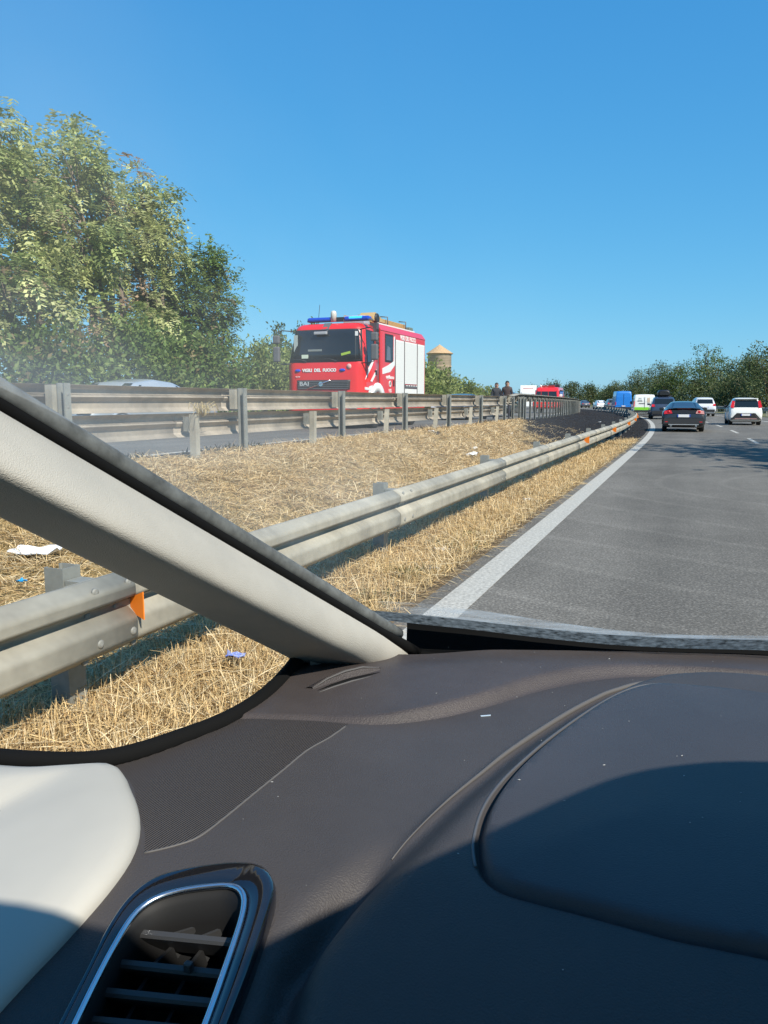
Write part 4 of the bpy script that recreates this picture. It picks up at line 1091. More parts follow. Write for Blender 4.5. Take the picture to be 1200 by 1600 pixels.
# smaller red fire vehicle
fv = empty('fire_pickup', 'smaller red fire vehicle with dark windows, farther off than the large fire engine', 'fire engine', (-10.85, 62.0, .35), rhead(62) + R(-3), GO)
def crew_ring(y, zb, zt, w):
    return [Vector(p) for p in ((-w + .1, y, zb), (w - .1, y, zb), (w, y, zb + .1), (w, y, min(1.25, zt - .06)), (w - (.13 if zt > 1.6 else .04), y, zt - .06), (w - .25, y, zt), (-w + .25, y, zt), (-w + (.13 if zt > 1.6 else .04), y, zt - .06), (-w, y, min(1.25, zt - .06)), (-w, y, zb + .1))]
MB().loft([crew_ring(0, .5, .95, .86), crew_ring(.15, .4, 1.12, .95), crew_ring(1.05, .35, 1.28, .98), crew_ring(1.5, .35, 1.98, .99), crew_ring(1.75, .35, 2.08, .99), crew_ring(5.2, .35, 2.1, .99), crew_ring(5.3, .5, 2.0, .96)]).build('body', red_paint, fv)
MB().prism([Vector((-.86, 1.02, 1.27)), Vector((.86, 1.02, 1.27)), Vector((.76, 1.47, 1.92)), Vector((-.76, 1.47, 1.92))], (0, .05, .0)).build('windscreen', dark_glass, fv)
for x in (-.28, .28): MB().box((x, 1.25, 1.6), (.03, .5, .72), Matrix.Rotation(R(-56), 3, 'X') if False else None).build('window_pillar', red_paint, fv).scale = (1, .1, 1)
for sx in (-1, 1):
    MB().box((sx * .985, 3.0, 1.6), (.02, 2.4, .5)).build('side_window', dark_glass, fv)
    MB().box((sx * .66, .09, .92), (.34, .06, .16)).build('headlight', lamp_lens, fv)
    MB().box((sx * 1.13, 1.35, 1.42), (.24, .1, .22)).build('door_mirror', white_m if sx > 0 else black_plastic, fv, bevel=.03)
    for y in (.95, 4.2): wheel(fv, sx * .86, y, .36, .22, sx, 16)
MB().box((0, .06, .66), (1.7, .12, .2)).build('bumper', white_m, fv, bevel=.03)
MB().box((.0, 1.9, 2.16), (1.1, .2, .1)).build('light_bar', M('roof_red', (.4, .03, .03), .4), fv, bevel=.03)
MB().lathe([(.09, 2.06), (.09, 2.24), (.05, 2.28)], 12, 'z', (-.55, 1.85, 0)).build('beacon', white_m, fv)
MB().box((.25, 3.0, 2.22), (.5, .9, .22)).build('roof_case', black_plastic, fv, bevel=.04)
MB().box((.5, 4.0, 2.24), (.4, .5, .26)).build('roof_case', black_plastic, fv, bevel=.04)
# small far sign
sg = empty('road_sign', 'small white square sign on a post at the end of the barrier', 'sign', (-13.6, 84.5, .25), rhead(84))
MB().tube([(0, 0, -.4), (0, 0, 1.95)], .03, 8).build('post', grey_m, sg)
MB().box((0, -.045, 1.72), (.52, .02, .46)).build('sign_face', white_m, sg)
# two people at the barrier
def person(label, x, y, z, h, rz, coat_c, seed, hair_c, lean=0.0, arm=0.0):
    root = None
    J = dict(pel=(0, 0, .95), sp1=(0, -.01, 1.1), sp2=(0, -.02 - lean, 1.28), ch=(0, -.02 - lean * 1.6, 1.42), nk=(0, -.03 - lean * 2, 1.51), hd=(0, -.05 - lean * 2, 1.60), ht=(0, -.05 - lean * 2, 1.72),
             shl=(.17, -.02 - lean * 1.6, 1.41), ell=(.235, .02, 1.13), wrl=(.21, -.13, .92), hal=(.2, -.17, .84),
             shr=(-.17, -.02 - lean * 1.6, 1.41), elr=(-.24, .0, 1.13), wrr=(-.16, -.17 - arm, 1.0 + arm), har=(-.12, -.22 - arm, .99 + arm),
             hil=(.09, 0, .9), knl=(.1, -.03, .5), anl=(.11, .02, .09), tol=(.12, -.13, .035), hir=(-.09, 0, .9), knr=(-.1, -.02, .5), anr=(-.12, .03, .09), tor=(-.14, -.12, .035))
    Rr = dict(pel=.135, sp1=.13, sp2=.14, ch=.145, nk=.06, hd=.112, ht=.085, shl=.078, ell=.052, wrl=.034, hal=.04, shr=.078, elr=.052, wrr=.034, har=.04, hil=.095, knl=.064, anl=.045, tol=.036, hir=.095, knr=.064, anr=.045, tor=.036)
    E_ = [('pel', 'sp1'), ('sp1', 'sp2'), ('sp2', 'ch'), ('ch', 'nk'), ('nk', 'hd'), ('hd', 'ht'), ('ch', 'shl'), ('shl', 'ell'), ('ell', 'wrl'), ('wrl', 'hal'), ('ch', 'shr'), ('shr', 'elr'), ('elr', 'wrr'), ('wrr', 'har'), ('pel', 'hil'), ('hil', 'knl'), ('knl', 'anl'), ('anl', 'tol'), ('pel', 'hir'), ('hir', 'knr'), ('knr', 'anr'), ('anr', 'tor')]
    # five fingers on each hand
    for sd, hn in ((1, 'hal'), (-1, 'har')):
        hx, hy, hz = J[hn]
        for f in range(5):
            a = (f - 2) * .014
            nm = hn + 'f%d' % f
            ln = [.055, .075, .08, .075, .06][f]
            J[nm] = (hx + a * .5 + (.03 * -sd if f == 0 else 0), hy - .02 - abs(a) * .1 + a, hz - ln * (1 if f else .4))
            Rr[nm] = .009
            E_.append((hn, nm))
    keys = list(J)
    me = bpy.data.meshes.new('person')
    k_ = h / 1.76
    me.from_pydata([tuple(c_ * k_ for c_ in J[q]) for q in keys], [(keys.index(a), keys.index(b)) for a, b in E_], [])
    o = link('person', me, None, None, (x, y, z), rz)
    tag(o, label, 'person', 'people standing at the barrier')
    sk = o.modifiers.new('skin', 'SKIN'); sk.use_smooth_shade = True
    for i, q in enumerate(keys):
        sv = me.skin_vertices[0].data[i]; sv.radius = (Rr[q] * k_ * (1.2 if q in ('sp1', 'sp2', 'ch', 'pel') else 1), Rr[q] * k_ * (.85 if q in ('sp1', 'sp2', 'ch') else 1)); sv.use_root = q == 'pel'
    sb = o.modifiers.new('subsurf', 'SUBSURF'); sb.levels = 1; sb.render_levels = 1
    m = bpy.data.materials.new('skin_and_clothes'); m.use_nodes = True
    nt = m.node_tree; N, L = nt.nodes, nt.links; b = N['Principled BSDF']; b.inputs['Roughness'].default_value = .75
    tc = N.new('ShaderNodeTexCoord'); sx = N.new('ShaderNodeSeparateXYZ'); L.new(tc.outputs['Object'], sx.inputs[0])
    cr = N.new('ShaderNodeValToRGB'); cr.color_ramp.interpolation = 'CONSTANT'
    el = cr.color_ramp.elements
    el[0].position = 0; el[0].color = (.015, .015, .015, 1)
    el[1].position = .05; el[1].color = (.03, .032, .045, 1)
    e = el.new(.90 * k_ / 2); e.color = (*coat_c, 1)
    e = el.new(1.505 * k_ / 2); e.color = (.42, .24, .17, 1)
    dv = N.new('ShaderNodeMath'); dv.operation = 'DIVIDE'; dv.inputs[1].default_value = 2.0
    L.new(sx.outputs['Z'], dv.inputs[0]); L.new(dv.outputs[0], cr.inputs[0]); L.new(cr.outputs[0], b.inputs['Base Color'])
    me.materials.append(m)
    hm = M('hair', hair_c, .6)
    hd = Vector(J['hd']) * k_
    rings = []
    for zz, rx, ry, yy in ((.03, .080, .05, .045), (.06, .090, .082, .02), (.105, .086, .094, .0), (.14, .062, .075, -.005), (.16, .02, .03, -.005)):
        rings.append([hd + Vector((math.cos(a) * rx, yy + math.sin(a) * ry, zz)) * k_ for a in [2 * math.pi * q / 14 for q in range(14)]])
    MB().loft(rings).build('hair', hm, o)
    face = MB()
    face.loft([[hd + Vector((math.cos(a) * .018 * s_, -.082 - q_ * .02, .03 + math.sin(a) * .03 * s_)) * k_ for a in [2 * math.pi * t / 8 for t in range(8)]] for q_, s_ in ((0, 1), (1, .75), (1.6, .3))])
    face.build('nose', M('face_skin', (.45, .26, .19), .6), o)
    for ex in (-.032, .032):
        MB().lathe([(.001, -.006), (.012, -.003), (.014, .004)], 8, 'y', hd * 1.0 + Vector((ex, -.088, .055)) * k_).build('eye', M('dark_eye', (.03, .02, .02), .3), o)
        MB().lathe([(.002, -.01), (.022, -.006), (.026, .01)], 8, 'x', hd + Vector((ex * 3.0, .0, .03)) * k_).build('ear', M('ear_skin', (.42, .24, .17), .6), o)
    MB().box(hd + Vector((0, -.088, -.02)) * k_, (.045, .012, .01)).build('mouth', M('lip', (.3, .12, .1), .5), o)
    return o
person('person in a dark jacket standing nearer the hedge, head turned to the road', -8.75, 36.8, .45, 1.74, R(25), (.022, .023, .03), 1, (.05, .035, .03))
person('taller person with black hair in a dark brown jacket, standing on the right', -8.05, 36.0, .45, 1.80, R(15), (.05, .03, .03), 2, (.012, .01, .01), .02, .1)
# ------------------------------------------------------------------ litter
def sheet(name, label, cat, x, y, w, d, mat, seed, rz=0, z=None, lift=.05, group=None, n=5):
    g = np.random.default_rng(seed)
    if z is None: z = float(med_h(np.array(y), np.array(x))) + lift
    V = []
    for i in range(n):
        for j in range(n):
            V.append(Vector(((i / (n - 1) - .5) * w, (j / (n - 1) - .5) * d, float(g.normal(0, min(w, d) * (.10 if n < 6 else .035))) + (.12 * abs((i / (n - 1) - .4)) * w if n == 6 else 0))))
    m = MB(); top = V; bot = [v - Vector((0, 0, .004)) for v in V]
    F = []
    for i in range(n - 1):
        for j in range(n - 1):
            a = i * n + j
            F.append((a, a + n, a + n + 1, a + 1)); F.append((n * n + a, n * n + a + 1, n * n + a + n + 1, n * n + a + n))
    m.add(top + bot, F)
    o = m.build(name, mat, None, (x, y, z), rz)
    return tag(o, label, cat, group)
paper_m = M('white_paper', (.8, .8, .8), .7, nz=(20, .05))
film_m = M('torn_plastic', (.72, .72, .70), .4, nz=(30, .25))
blue_film = M('blue_white_film', (.03, .09, .55), .35, nz=(38, .9), col2=(.45, .5, .62))
cyan_film = M('cyan_film', (.02, .30, .6), .35)
sheet('paper_sheet', 'white sheet of paper lying on the mown straw at the far left', 'paper', -4.22, 4.05, .34, .24, paper_m, 1, R(25), lift=.08, n=6)
sheet('wrapper', 'crumpled blue and white wrapper on the verge in the quarter window', 'wrapper', -1.99, 3.07, .095, .075, blue_film, 2, R(20), lift=.10)
sheet('plastic_scrap', 'tiny cyan plastic scrap in the straw left of the first post', 'litter', -3.75, 3.45, .06, .04, cyan_film, 3, 0, lift=.08)
GLI = 'pale litter scraps in the grass'
for lab, x, y, s, sd, mt in (('white crumpled plastic lump on the verge between rail and road', -1.98, 6.42, .13, 4, film_m), ('small white scrap on the verge nearest the edge line', -1.78, 5.55, .07, 5, film_m), ('white scrap on the verge below the third post of the near rail', -1.95, 10.1, .12, 6, film_m),
        ('black and white bottle remains near the tall barrier posts', -5.95, 18.3, .2, 7, film_m), ('pale scrap on the median slope left of the burnt edge', -4.4, 16.5, .2, 8, film_m), ('flat pale scrap on the median slope above the near rail', -4.1, 15.2, .26, 9, film_m), ('whitish scrap at the edge of the burnt patch', -4.9, 22.5, .16, 10, film_m), ('pale scrap in the straw behind the near rail by the pillar', -3.55, 6.6, .08, 11, film_m), ('long pale scrap lying on the burnt ground', -4.4, 42.0, .7, 12, film_m), ('bluish scrap on the verge beside the pillar', -2.2, 3.95, .06, 13, film_m), ('black scrap of rubber beside the bottle remains', -5.8, 18.1, .2, 14, black_plastic)):
    sheet('litter_scrap', lab, 'litter', x, y, s, s * (.8 if s < .5 else .12), mt, sd, R(sd * 37), lift=.05, group=GLI)
# straw caught on the lower rail
tu = rng; q = []
m = MB()
for i in range(26):
    a = i * .7; p = Vector((0, 0, 0)); d_ = Vector((.3 * math.sin(a), .8 * math.cos(a * 1.3), .75 + .2 * math.sin(a * 2)))
    m.tube([p, p + d_ * .16, p + d_ * .25 + Vector((.02, .08 * math.cos(a), -.02)), p + d_ * .28 + Vector((.04, .14 * math.cos(a), -.14))], .004, 3)
t_ = m.build('straw_tuft', straw_tuft_m if 'straw_tuft_m' in globals() else M('pale_straw', (.5, .4, .2), .7), None, (-6.42, 9.25, 1.08))
tag(t_, 'tuft of dry straw caught on top of the lower rail', 'straw tuft')
# ------------------------------------------------------------------ our own car: pillar, glass, dashboard
car = empty('car', 'pale grey pillar, dark dashboard and windscreen of the car we sit in', 'car', (0, 0, 0))
def grain(name, col, rough, scale, strength, dist, spec=.5, nzv=None):
    return M(name, col, rough, 0, spec, nz=nzv, bump=(scale, strength, dist))
dash_m = grain('soft_dash_plastic', (.055, .049, .048), .52, 900, .5, .0014, .33, (6, .12))
lid_m = grain('smooth_dash_lid', (.049, .046, .050), .48, 1100, .45, .0012, .36, (5, .10))
upper_m = grain('leathery_dash_top', (.060, .050, .048), .50, 700, .6, .0016, .33, (9, .14))
bead_m = M('highlight_and_rim_bead', (.10, .094, .09), .55, 0, .3)  # paler tone paints highlights along hood and panel seam; also colours the slot rims
trim_m = M('pale_pillar_fabric', (.42, .395, .345), .85, 0, .2, nz=(14, .06))
def weave(m, sc, strength):
    nt = m.node_tree; N, L = nt.nodes, nt.links; b = N['Principled BSDF']
    tc = N.new('ShaderNodeTexCoord'); v = N.new('ShaderNodeTexVoronoi'); v.inputs['Scale'].default_value = sc
    L.new(tc.outputs['Object'], v.inputs['Vector'])
    bp = N.new('ShaderNodeBump'); bp.inputs['Strength'].default_value = strength; bp.inputs['Distance'].default_value = .001
    L.new(v.outputs['Distance'], bp.inputs['Height']); L.new(bp.outputs[0], b.inputs['Normal'])
weave(trim_m, 1000, .35)
door_m = M('ivory_door_trim', (.40, .385, .345), .6, 0, .35, nz=(4, .06), bump=(60, .05, .002))
seal_m = M('black_rubber_seal', (.006, .006, .006), .9, 0, .12)
gasket_m = M('dusty_gasket', (.11, .115, .11), .8, nz=(60, .4))
gloss_m = M('gloss_black', (.006, .006, .008), .08, 0, .6, coat=1.0)
satin_m = M('satin_chrome', (.62, .65, .7), .22, 1.0)
slat_m = M('vent_plastic', (.035, .035, .036), .42)
rib_m = M('ribbed_dash_panel', (.052, .044, .041), .55, 0, .3)
def ribs(m):
    nt = m.node_tree; N, L = nt.nodes, nt.links; b = N['Principled BSDF']
    tc = N.new('ShaderNodeTexCoord'); w = N.new('ShaderNodeTexWave'); w.bands_direction = 'X'; w.inputs['Scale'].default_value = 160; w.inputs['Distortion'].default_value = .0
    mp = N.new('ShaderNodeMapping'); mp.inputs['Rotation'].default_value = (0, 0, R(14))
    L.new(tc.outputs['Object'], mp.inputs[0]); L.new(mp.outputs[0], w.inputs['Vector'])
    bp = N.new('ShaderNodeBump'); bp.inputs['Strength'].default_value = .8; bp.inputs['Distance'].default_value = .0015
    L.new(w.outputs['Fac'], bp.inputs['Height']); L.new(bp.outputs[0], b.inputs['Normal'])
ribs(rib_m)

def crom(pts, step=.004):
    P = np.array(pts, float); n = len(P)
    out = []
    for i in range(n - 1):
        p0, p1, p2, p3 = P[max(i - 1, 0)], P[i], P[i + 1], P[min(i + 2, n - 1)]
        k = max(2, int(np.linalg.norm(p2 - p1) / step))
        for j in range(k):
            t = j / k
            out.append(.5 * (2 * p1 + (p2 - p0) * t + (2 * p0 - 5 * p1 + 4 * p2 - p3) * t * t + (3 * p1 - p0 - 3 * p2 + p3) * t ** 3))
    out.append(P[-1])
    return np.array(out)
BACK = [(-.56, .70), (-.45, .79), (-.36, .845), (-.327, .857), (-.262, .876), (-.189, .903), (-.115, .929), (-.006, .965), (.102, .994), (.25, 1.015), (.38, 1.02), (.7, .98), (1.0, .88), (1.22, .74)]
A_C = [(-.50, .52), (-.43, .572), (-.384, .598), (-.353, .609), (-.311, .621), (-.283, .626), (-.252, .636), (-.221, .657), (-.192, .686), (-.163, .725), (-.133, .771), (-.099, .810), (-.062, .842), (-.023, .863), (.029, .878), (.093, .886), (.2, .888), (.36, .86), (.6, .84), (1.22, .62)]
C_C = [(-.283, .626), (-.287, .593), (-.294, .562), (-.296, .520), (-.298, .482), (-.300, .441), (-.304, .416), (-.315, .402), (-.330, .390)]
C_L = [(-.330, .390), (-.344, .408), (-.369, .431), (-.40, .46), (-.46, .49), (-.50, .52)]
D_C = [(.45, .62), (.40, .78), (.30, .845), (.2, .868), (.091, .870), (.029, .862), (-.029, .831), (-.058, .796), (-.074, .767), (-.098, .710), (-.128, .622), (-.142, .569), (-.154, .521), (-.165, .464), (-.173, .426), (-.184, .391), (-.195, .361), (-.202, .340), (-.204, .320), (-.198, .296), (-.19, .15)]
E_C = [(.2, .405), (.27, .44), (.295, .50), (.28, .62), (.24, .71), (.17, .755), (.082, .770), (.026, .769), (-.017, .759), (-.044, .730), (-.066, .684), (-.085, .626), (-.101, .567), (-.110, .519), (-.113, .477), (-.110, .442), (-.105, .422), (-.097, .407), (-.084, .400), (-.065, .3985), (-.044, .398), (-.017, .397), (.006, .396), (.027, .397), (.051, .398), (.2, .405)]
cA, cC, cL, cD, cE, cB = crom(A_C), crom(C_C), crom(C_L), crom(D_C), crom(E_C), crom(BACK, .01)
cV = crom([(-.170, .48), (-.178, .42), (-.185, .39), (-.189, .355), (-.188, .335), (-.182, .31), (-.174, .27), (-.165, .13)])
def dist_to(P, curve):
    a, b = curve[:-1], curve[1:]; d = b - a; l2 = np.maximum((d * d).sum(1), 1e-12)
    out = np.full(len(P), 9.0)
    for i0 in range(0, len(P), 2000):
        Q = P[i0:i0 + 2000]
        t = np.clip(((Q[:, None] - a) * d).sum(2) / l2, 0, 1)
        out[i0:i0 + 2000] = np.sqrt((((Q[:, None] - a) - t[..., None] * d) ** 2).sum(2)).min(1)
    return out
def inside(P, poly):
    x, y = P[:, 0], P[:, 1]; r = np.zeros(len(P), bool); n = len(poly)
    for i in range(n):
        x1, y1 = poly[i]; x2, y2 = poly[(i + 1) % n]
        c = (y1 > y) != (y2 > y)
        with np.errstate(divide='ignore', invalid='ignore'):
            r ^= c & (x < (x2 - x1) * (y - y1) / (y2 - y1 + 1e-15) + x1)
    return r
polyA = np.concatenate([cA, cB[::-1] + np.array([0, .03])])
polyC = np.concatenate([cC, cL, cA[(cA[:, 0] < -.283)]])
polyD = np.concatenate([cD, np.array([[.5, .15]])])
polyE = cE
def dash_h(P):
    Y = P[:, 1]; X = P[:, 0]
    z = 1.0 - 1.2 * np.maximum(0, .45 - Y) ** 2
    dA, dD, dE, dC = dist_to(P, cA), dist_to(P, cD), dist_to(P, cE), dist_to(P, cC)
    iA, iD, iE = inside(P, polyA), inside(P, polyD), inside(P, polyE)
    wl_ = .006 + .014 * np.exp(-((X + .10) / .10) ** 2)
    fade = .25 + .75 * smooth(-.32, -.2, X)
    z += np.where(iA, .011 * fade * smooth(0, 1, dA / wl_), 0)
    hum = .022 * smooth(.2, .42, Y) + .006
    z += np.where(iD, hum * smooth(0, .045, dD), 0)
    z += .0032 * np.exp(-(dD / .0035) ** 2) * smooth(.42, .5, Y)
    z += np.where(iE, .004 * smooth(0, .006, dE) + .006 * smooth(0, .12, dE), 0)
    z -= .0045 * np.exp(-(dE / .0022) ** 2)
    z -= .022 * smooth(.47, .36, Y) * np.exp(-(dist_to(P, cV) / .011) ** 2)
    z -= np.where(iA, .013 * (1 - smooth(0, .10, dist_to(P, cB))), 0)
    return z
gx = np.concatenate([np.arange(-.56, .22, .0065), np.arange(.24, 1.22, .03)])
gy = np.arange(.14, 1.03, .0065)
G = np.stack(np.meshgrid(gx, gy, indexing='ij'), -1).reshape(-1, 2)
G = G + np.random.default_rng(2).uniform(-.0008, .0008, G.shape)
backy = np.interp(G[:, 0], cB[:, 0], cB[:, 1])
G = G[G[:, 1] < backy - .004]
extra = []
def offs(curve, ds):
    t = np.gradient(curve, axis=0); t /= np.linalg.norm(t, axis=1)[:, None]
    nn = np.stack([-t[:, 1], t[:, 0]], 1)
    return [curve + nn * d for d in ds]
for cv, dsx in ((cA, (-.002, .002, .0045, .008, .012, .017, -.0045, -.008, -.012, -.017)), (cD, (-.0015, .0015, .003, -.003, .005, -.005, .01, -.01)), (cE, (-.001, .001, .002, -.002, .0032, -.0032, .005, -.005)), (cC, (.002, -.002))):
    extra += offs(cv, dsx)
extra += [cB + np.array([0, -d]) for d in (.004, .008, .013, .02, .03, .04)]
extra = np.concatenate(extra)
eb = np.interp(extra[:, 0], cB[:, 0], cB[:, 1])
extra = extra[(extra[:, 1] < eb - .003) & (extra[:, 1] > .15) & (extra[:, 0] > -.55) & (extra[:, 0] < 1.2)]
far_c = np.minimum.reduce([dist_to(G, c_) for c_ in (cA, cD, cE)])
G = G[far_c > .0065]
pts = [tuple(p) for p in G] + [tuple(p) for p in extra]
edges = []
def add_curve(cv, closed=False):
    b = len(pts); pts.extend(tuple(p) for p in cv); n = len(cv)
    edges.extend((b + i, b + i + 1) for i in range(n - 1))
for cv in (cA, cC, cL, cE, cB): add_curve(cv)
border = [(-.56, .14), (1.22, .14)]
b0 = len(pts); pts += border; edges.append((b0, b0 + 1))
vv, ee, ff, *_ = geometry.delaunay_2d_cdt([Vector(p) for p in pts], edges, [], 0, 1e-5)
PV = np.array([(v.x, v.y) for v in vv])
FF = np.array([tuple(f) for f in ff if len(f) == 3])
cen = PV[FF].mean(1)
SEAL = [(-.434, .826, 1.012), (-.418, .785, 1.002), (-.404, .735, 1.001), (-.392, .670, 1.001), (-.390, .622, 1.001), (-.396, .580, 1.001), (-.408, .541, 1.002), (-.421, .506, 1.003), (-.435, .482, 1.004), (-.457, .466, 1.004), (-.484, .454, 1.005), (-.515, .444, 1.006), (-.57, .43, 1.008)]
ok = (cen[:, 1] < np.interp(cen[:, 0], cB[:, 0], cB[:, 1])) & (cen[:, 1] > .14)
sl = np.array(SEAL)[:, :2]
ok &= ~inside(cen, np.concatenate([crom(sl, .01), [[-.6, .43], [-.6, .9], [-.434, .9]]]))
FF, cen = FF[ok], cen[ok]
ZH = dash_h(PV)
V3 = np.column_stack([PV, ZH])
vo = crom([(-.290, .262), (-.297, .302), (-.302, .327), (-.303, .347), (-.296, .363), (-.275, .378), (-.254, .387), (-.239, .388), (-.230, .381), (-.224, .371), (-.217, .346), (-.212, .320), (-.208, .290), (-.206, .262)], .004)
keepf = ~inside(cen, np.concatenate([vo, [[-.206, .14], [-.290, .14]]]))
FF, cen = FF[keepf], cen[keepf]
reg = np.zeros(len(FF), int)
reg[inside(cen, polyA)] = 1
reg[inside(cen, polyC) & (reg == 0)] = 2
reg[inside(cen, polyE)] = 3
def submesh(name, k, mat, parent):
    f = FF[reg == k]; u, inv = np.unique(f.ravel(), return_inverse=True)
    o = link(name, np_mesh(name, V3[u], inv.reshape(-1, 3), smooth=True), mat, parent)
    return o
dash = submesh('dashboard', 0, dash_m, car)
submesh('upper_panel', 1, upper_m, dash)
submesh('ribbed_panel', 2, rib_m, dash)
lid = submesh('instrument_lid', 3, lid_m, dash)
def on_dash(cv, up=0.0):
    z = dash_h(np.asarray(cv)[:, :2])
    return [Vector((p[0], p[1], float(q) + up)) for p, q in zip(np.asarray(cv), z)]
MB().tube(on_dash(cC[2:], .0), .0009, 6).build('seam_highlight', bead_m, dash)  # paler bead on the real seam, painting its light highlight
# front face of the dashboard down to the knees, and its rear lip into the dark gap below the glass
m = MB()
front = [Vector((x, .14, 1.0 - 1.2 * .31 ** 2)) for x in np.linspace(-.56, 1.22, 30)]
m.loft([[p, p + Vector((0, .02, -.08)), p + Vector((0, .10, -.35)), p + Vector((0, .3, -.35))] for p in front], False, False)
m.build('lower_dash', dash_m, dash)
# narrow slot on the dash top with a raised pad behind it
def patch(name, outline, mat, parent, up, sink=.004, bevel=.0):
    A = on_dash(outline, up); m = MB()
    return m.prism(A, (0, 0, -(up + sink))).build(name, mat, parent, bevel=bevel)
pad = MB()
dz = lambda x, y, up: Vector((x, y, float(dash_h(np.array([[x, y]]))[0]) + up))
E0 = [dz(-.362, .684, -.001), dz(-.356, .710, -.001), dz(-.346, .738, -.001), dz(-.330, .762, -.001), dz(-.309, .770, -.001)]     # far edge, sunk into the top
E1 = [dz(-.352, .686, .002), dz(-.345, .706, .0065), dz(-.335, .728, .0085), dz(-.322, .748, .0085), dz(-.309, .766, .003)]        # crest
E2 = [dz(-.350, .684, -.002), dz(-.342, .704, -.002), dz(-.331, .726, -.002), dz(-.318, .746, -.002), dz(-.306, .764, -.002)]
pad.loft([E0, [a.lerp(b, .5) + Vector((0, 0, .001)) for a, b in zip(E0, E1)], E1], False, False)
pad.loft([E1, E2], False, False, False)
slot = pad.build('sensor_pad', upper_m, dash)
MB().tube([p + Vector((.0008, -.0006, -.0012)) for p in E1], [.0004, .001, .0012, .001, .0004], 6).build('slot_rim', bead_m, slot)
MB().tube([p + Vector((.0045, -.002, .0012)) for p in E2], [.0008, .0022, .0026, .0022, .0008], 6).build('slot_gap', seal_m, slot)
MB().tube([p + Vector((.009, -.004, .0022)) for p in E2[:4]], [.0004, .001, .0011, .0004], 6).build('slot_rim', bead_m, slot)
# specks of dust
sp = MB(); rg = np.random.default_rng(5)
for k in range(46):
    p = np.array([[rg.uniform(-.30, .06), rg.uniform(.36, .93)]])
    q = on_dash(p, .0005)[0]; s_ = rg.uniform(.0004, .0011)
    a_ = rg.uniform(0, 3.14); lx = Vector((math.cos(a_), math.sin(a_), 0)) * s_ * rg.uniform(.6, 1.6); ly = Vector((-math.sin(a_), math.cos(a_), 0)) * s_ * .6
    sp.add([q - lx, q + ly, q + lx, q - ly, q + Vector((0, 0, s_ * .5))], [(0, 1, 4), (1, 2, 4), (2, 3, 4), (3, 0, 4)])
o = sp.build('dust_speck', M('pale_dust', (.32, .32, .31), .9), dash); o['kind'] = 'stuff'
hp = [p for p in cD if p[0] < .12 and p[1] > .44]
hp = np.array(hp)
MB().tube(on_dash(hp, .0002), [.0024 * min(1, max(.25, (p[1] - .43) / .22)) for p in hp], 8).build('hood_highlight', bead_m, dash)  # paler tube added to paint the sunlit line along the hood ridge
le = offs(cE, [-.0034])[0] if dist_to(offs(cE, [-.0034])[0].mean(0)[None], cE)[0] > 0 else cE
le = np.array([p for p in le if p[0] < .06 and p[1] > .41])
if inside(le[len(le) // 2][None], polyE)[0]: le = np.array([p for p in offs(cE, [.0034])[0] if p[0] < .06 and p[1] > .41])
MB().tube(on_dash(le, -.0002), .0013, 6).build('lid_highlight', M('lid_highlight_tone', (.085, .083, .085), .45), lid)  # paler tube paints the lit edge beside the lid groove
q = on_dash([(-.168, .690)], .0006)[0]
MB().box(q, (.0012, .010, .0008), Matrix.Rotation(R(-58), 3, 'Z')).build('lint', M('pale_blue_lint', (.4, .5, .6), .8), dash)
# ---- air vent
V_OUT = [(-.293, .262), (-.300, .302), (-.306, .327), (-.307, .349), (-.299, .367), (-.276, .383), (-.254, .393), (-.238, .394), (-.226, .386), (-.219, .373), (-.212, .346), (-.207, .320), (-.203, .290), (-.200, .262)]
V_IN = [(-.283, .262), (-.290, .296), (-.294, .318), (-.296, .337), (-.292, .350), (-.281, .360), (-.264, .369), (-.250, .374), (-.242, .372), (-.236, .366), (-.230, .352), (-.223, .325), (-.217, .296), (-.212, .262)]
zt = lambda y: 1.0 - 1.2 * max(0, .45 - y) ** 2
def vent_pts(cv, up): return [Vector((p[0], p[1], zt(p[1]) + up)) for p in cv]
o1 = crom(V_OUT, .003); i1 = crom(V_IN, .003)
def resample(cv, n):
    d = np.concatenate([[0], np.cumsum(np.linalg.norm(np.diff(cv, axis=0), axis=1))]); t = np.linspace(0, d[-1], n)
    return np.stack([np.interp(t, d, cv[:, 0]), np.interp(t, d, cv[:, 1])], 1)
o1, i1 = resample(o1, 70), resample(i1, 70)
m = MB()
rings = []
for po, pi in zip(o1, i1):
    mid1, mid2 = po * .75 + pi * .25, po * .25 + pi * .75
    rings.append([Vector((po[0], po[1], zt(po[1]) - .004)), Vector((po[0], po[1], zt(po[1]) + .006)), Vector((*(po * .9 + pi * .1), zt(po[1]) + .0105)), Vector((*mid1, zt(mid1[1]) + .012)), Vector((*mid2, zt(mid2[1]) + .010)), Vector((*pi, zt(pi[1]) + .006)), Vector((*pi, zt(pi[1]) - .004))])
vent = m.loft(rings, False, False).build('air_vent', gloss_m, car)
MB().tube([Vector((p[0], p[1], zt(p[1]) + .0085)) for p in i1], .0021, 8).build('chrome_ring', satin_m, vent)
c0 = np.array([-.255, .30])
in2 = i1 + (c0 - i1) * .07
m = MB()
m.loft([[Vector((p[0], p[1], zt(p[1]) + .006)), Vector((*q, zt(q[1]) + .003)), Vector((*q, zt(q[1]) - .012)), Vector((*(q + (c0 - q) * .10), zt(q[1]) - .05))] for p, q in zip(i1, in2)], False, False)
m.build('vent_shroud', M('vent_shroud_plastic', (.009, .009, .0095), .6, 0, .25), vent)
fl = [Vector((*(q + (c0 - q) * .10), zt(q[1]) - .05)) for q in in2]
MB().box((-.255, .30, .905), (.22, .30, .012)).build('duct', seal_m, vent)
vane_m = M('vane_plastic', (.016, .016, .0165), .55, 0, .3)
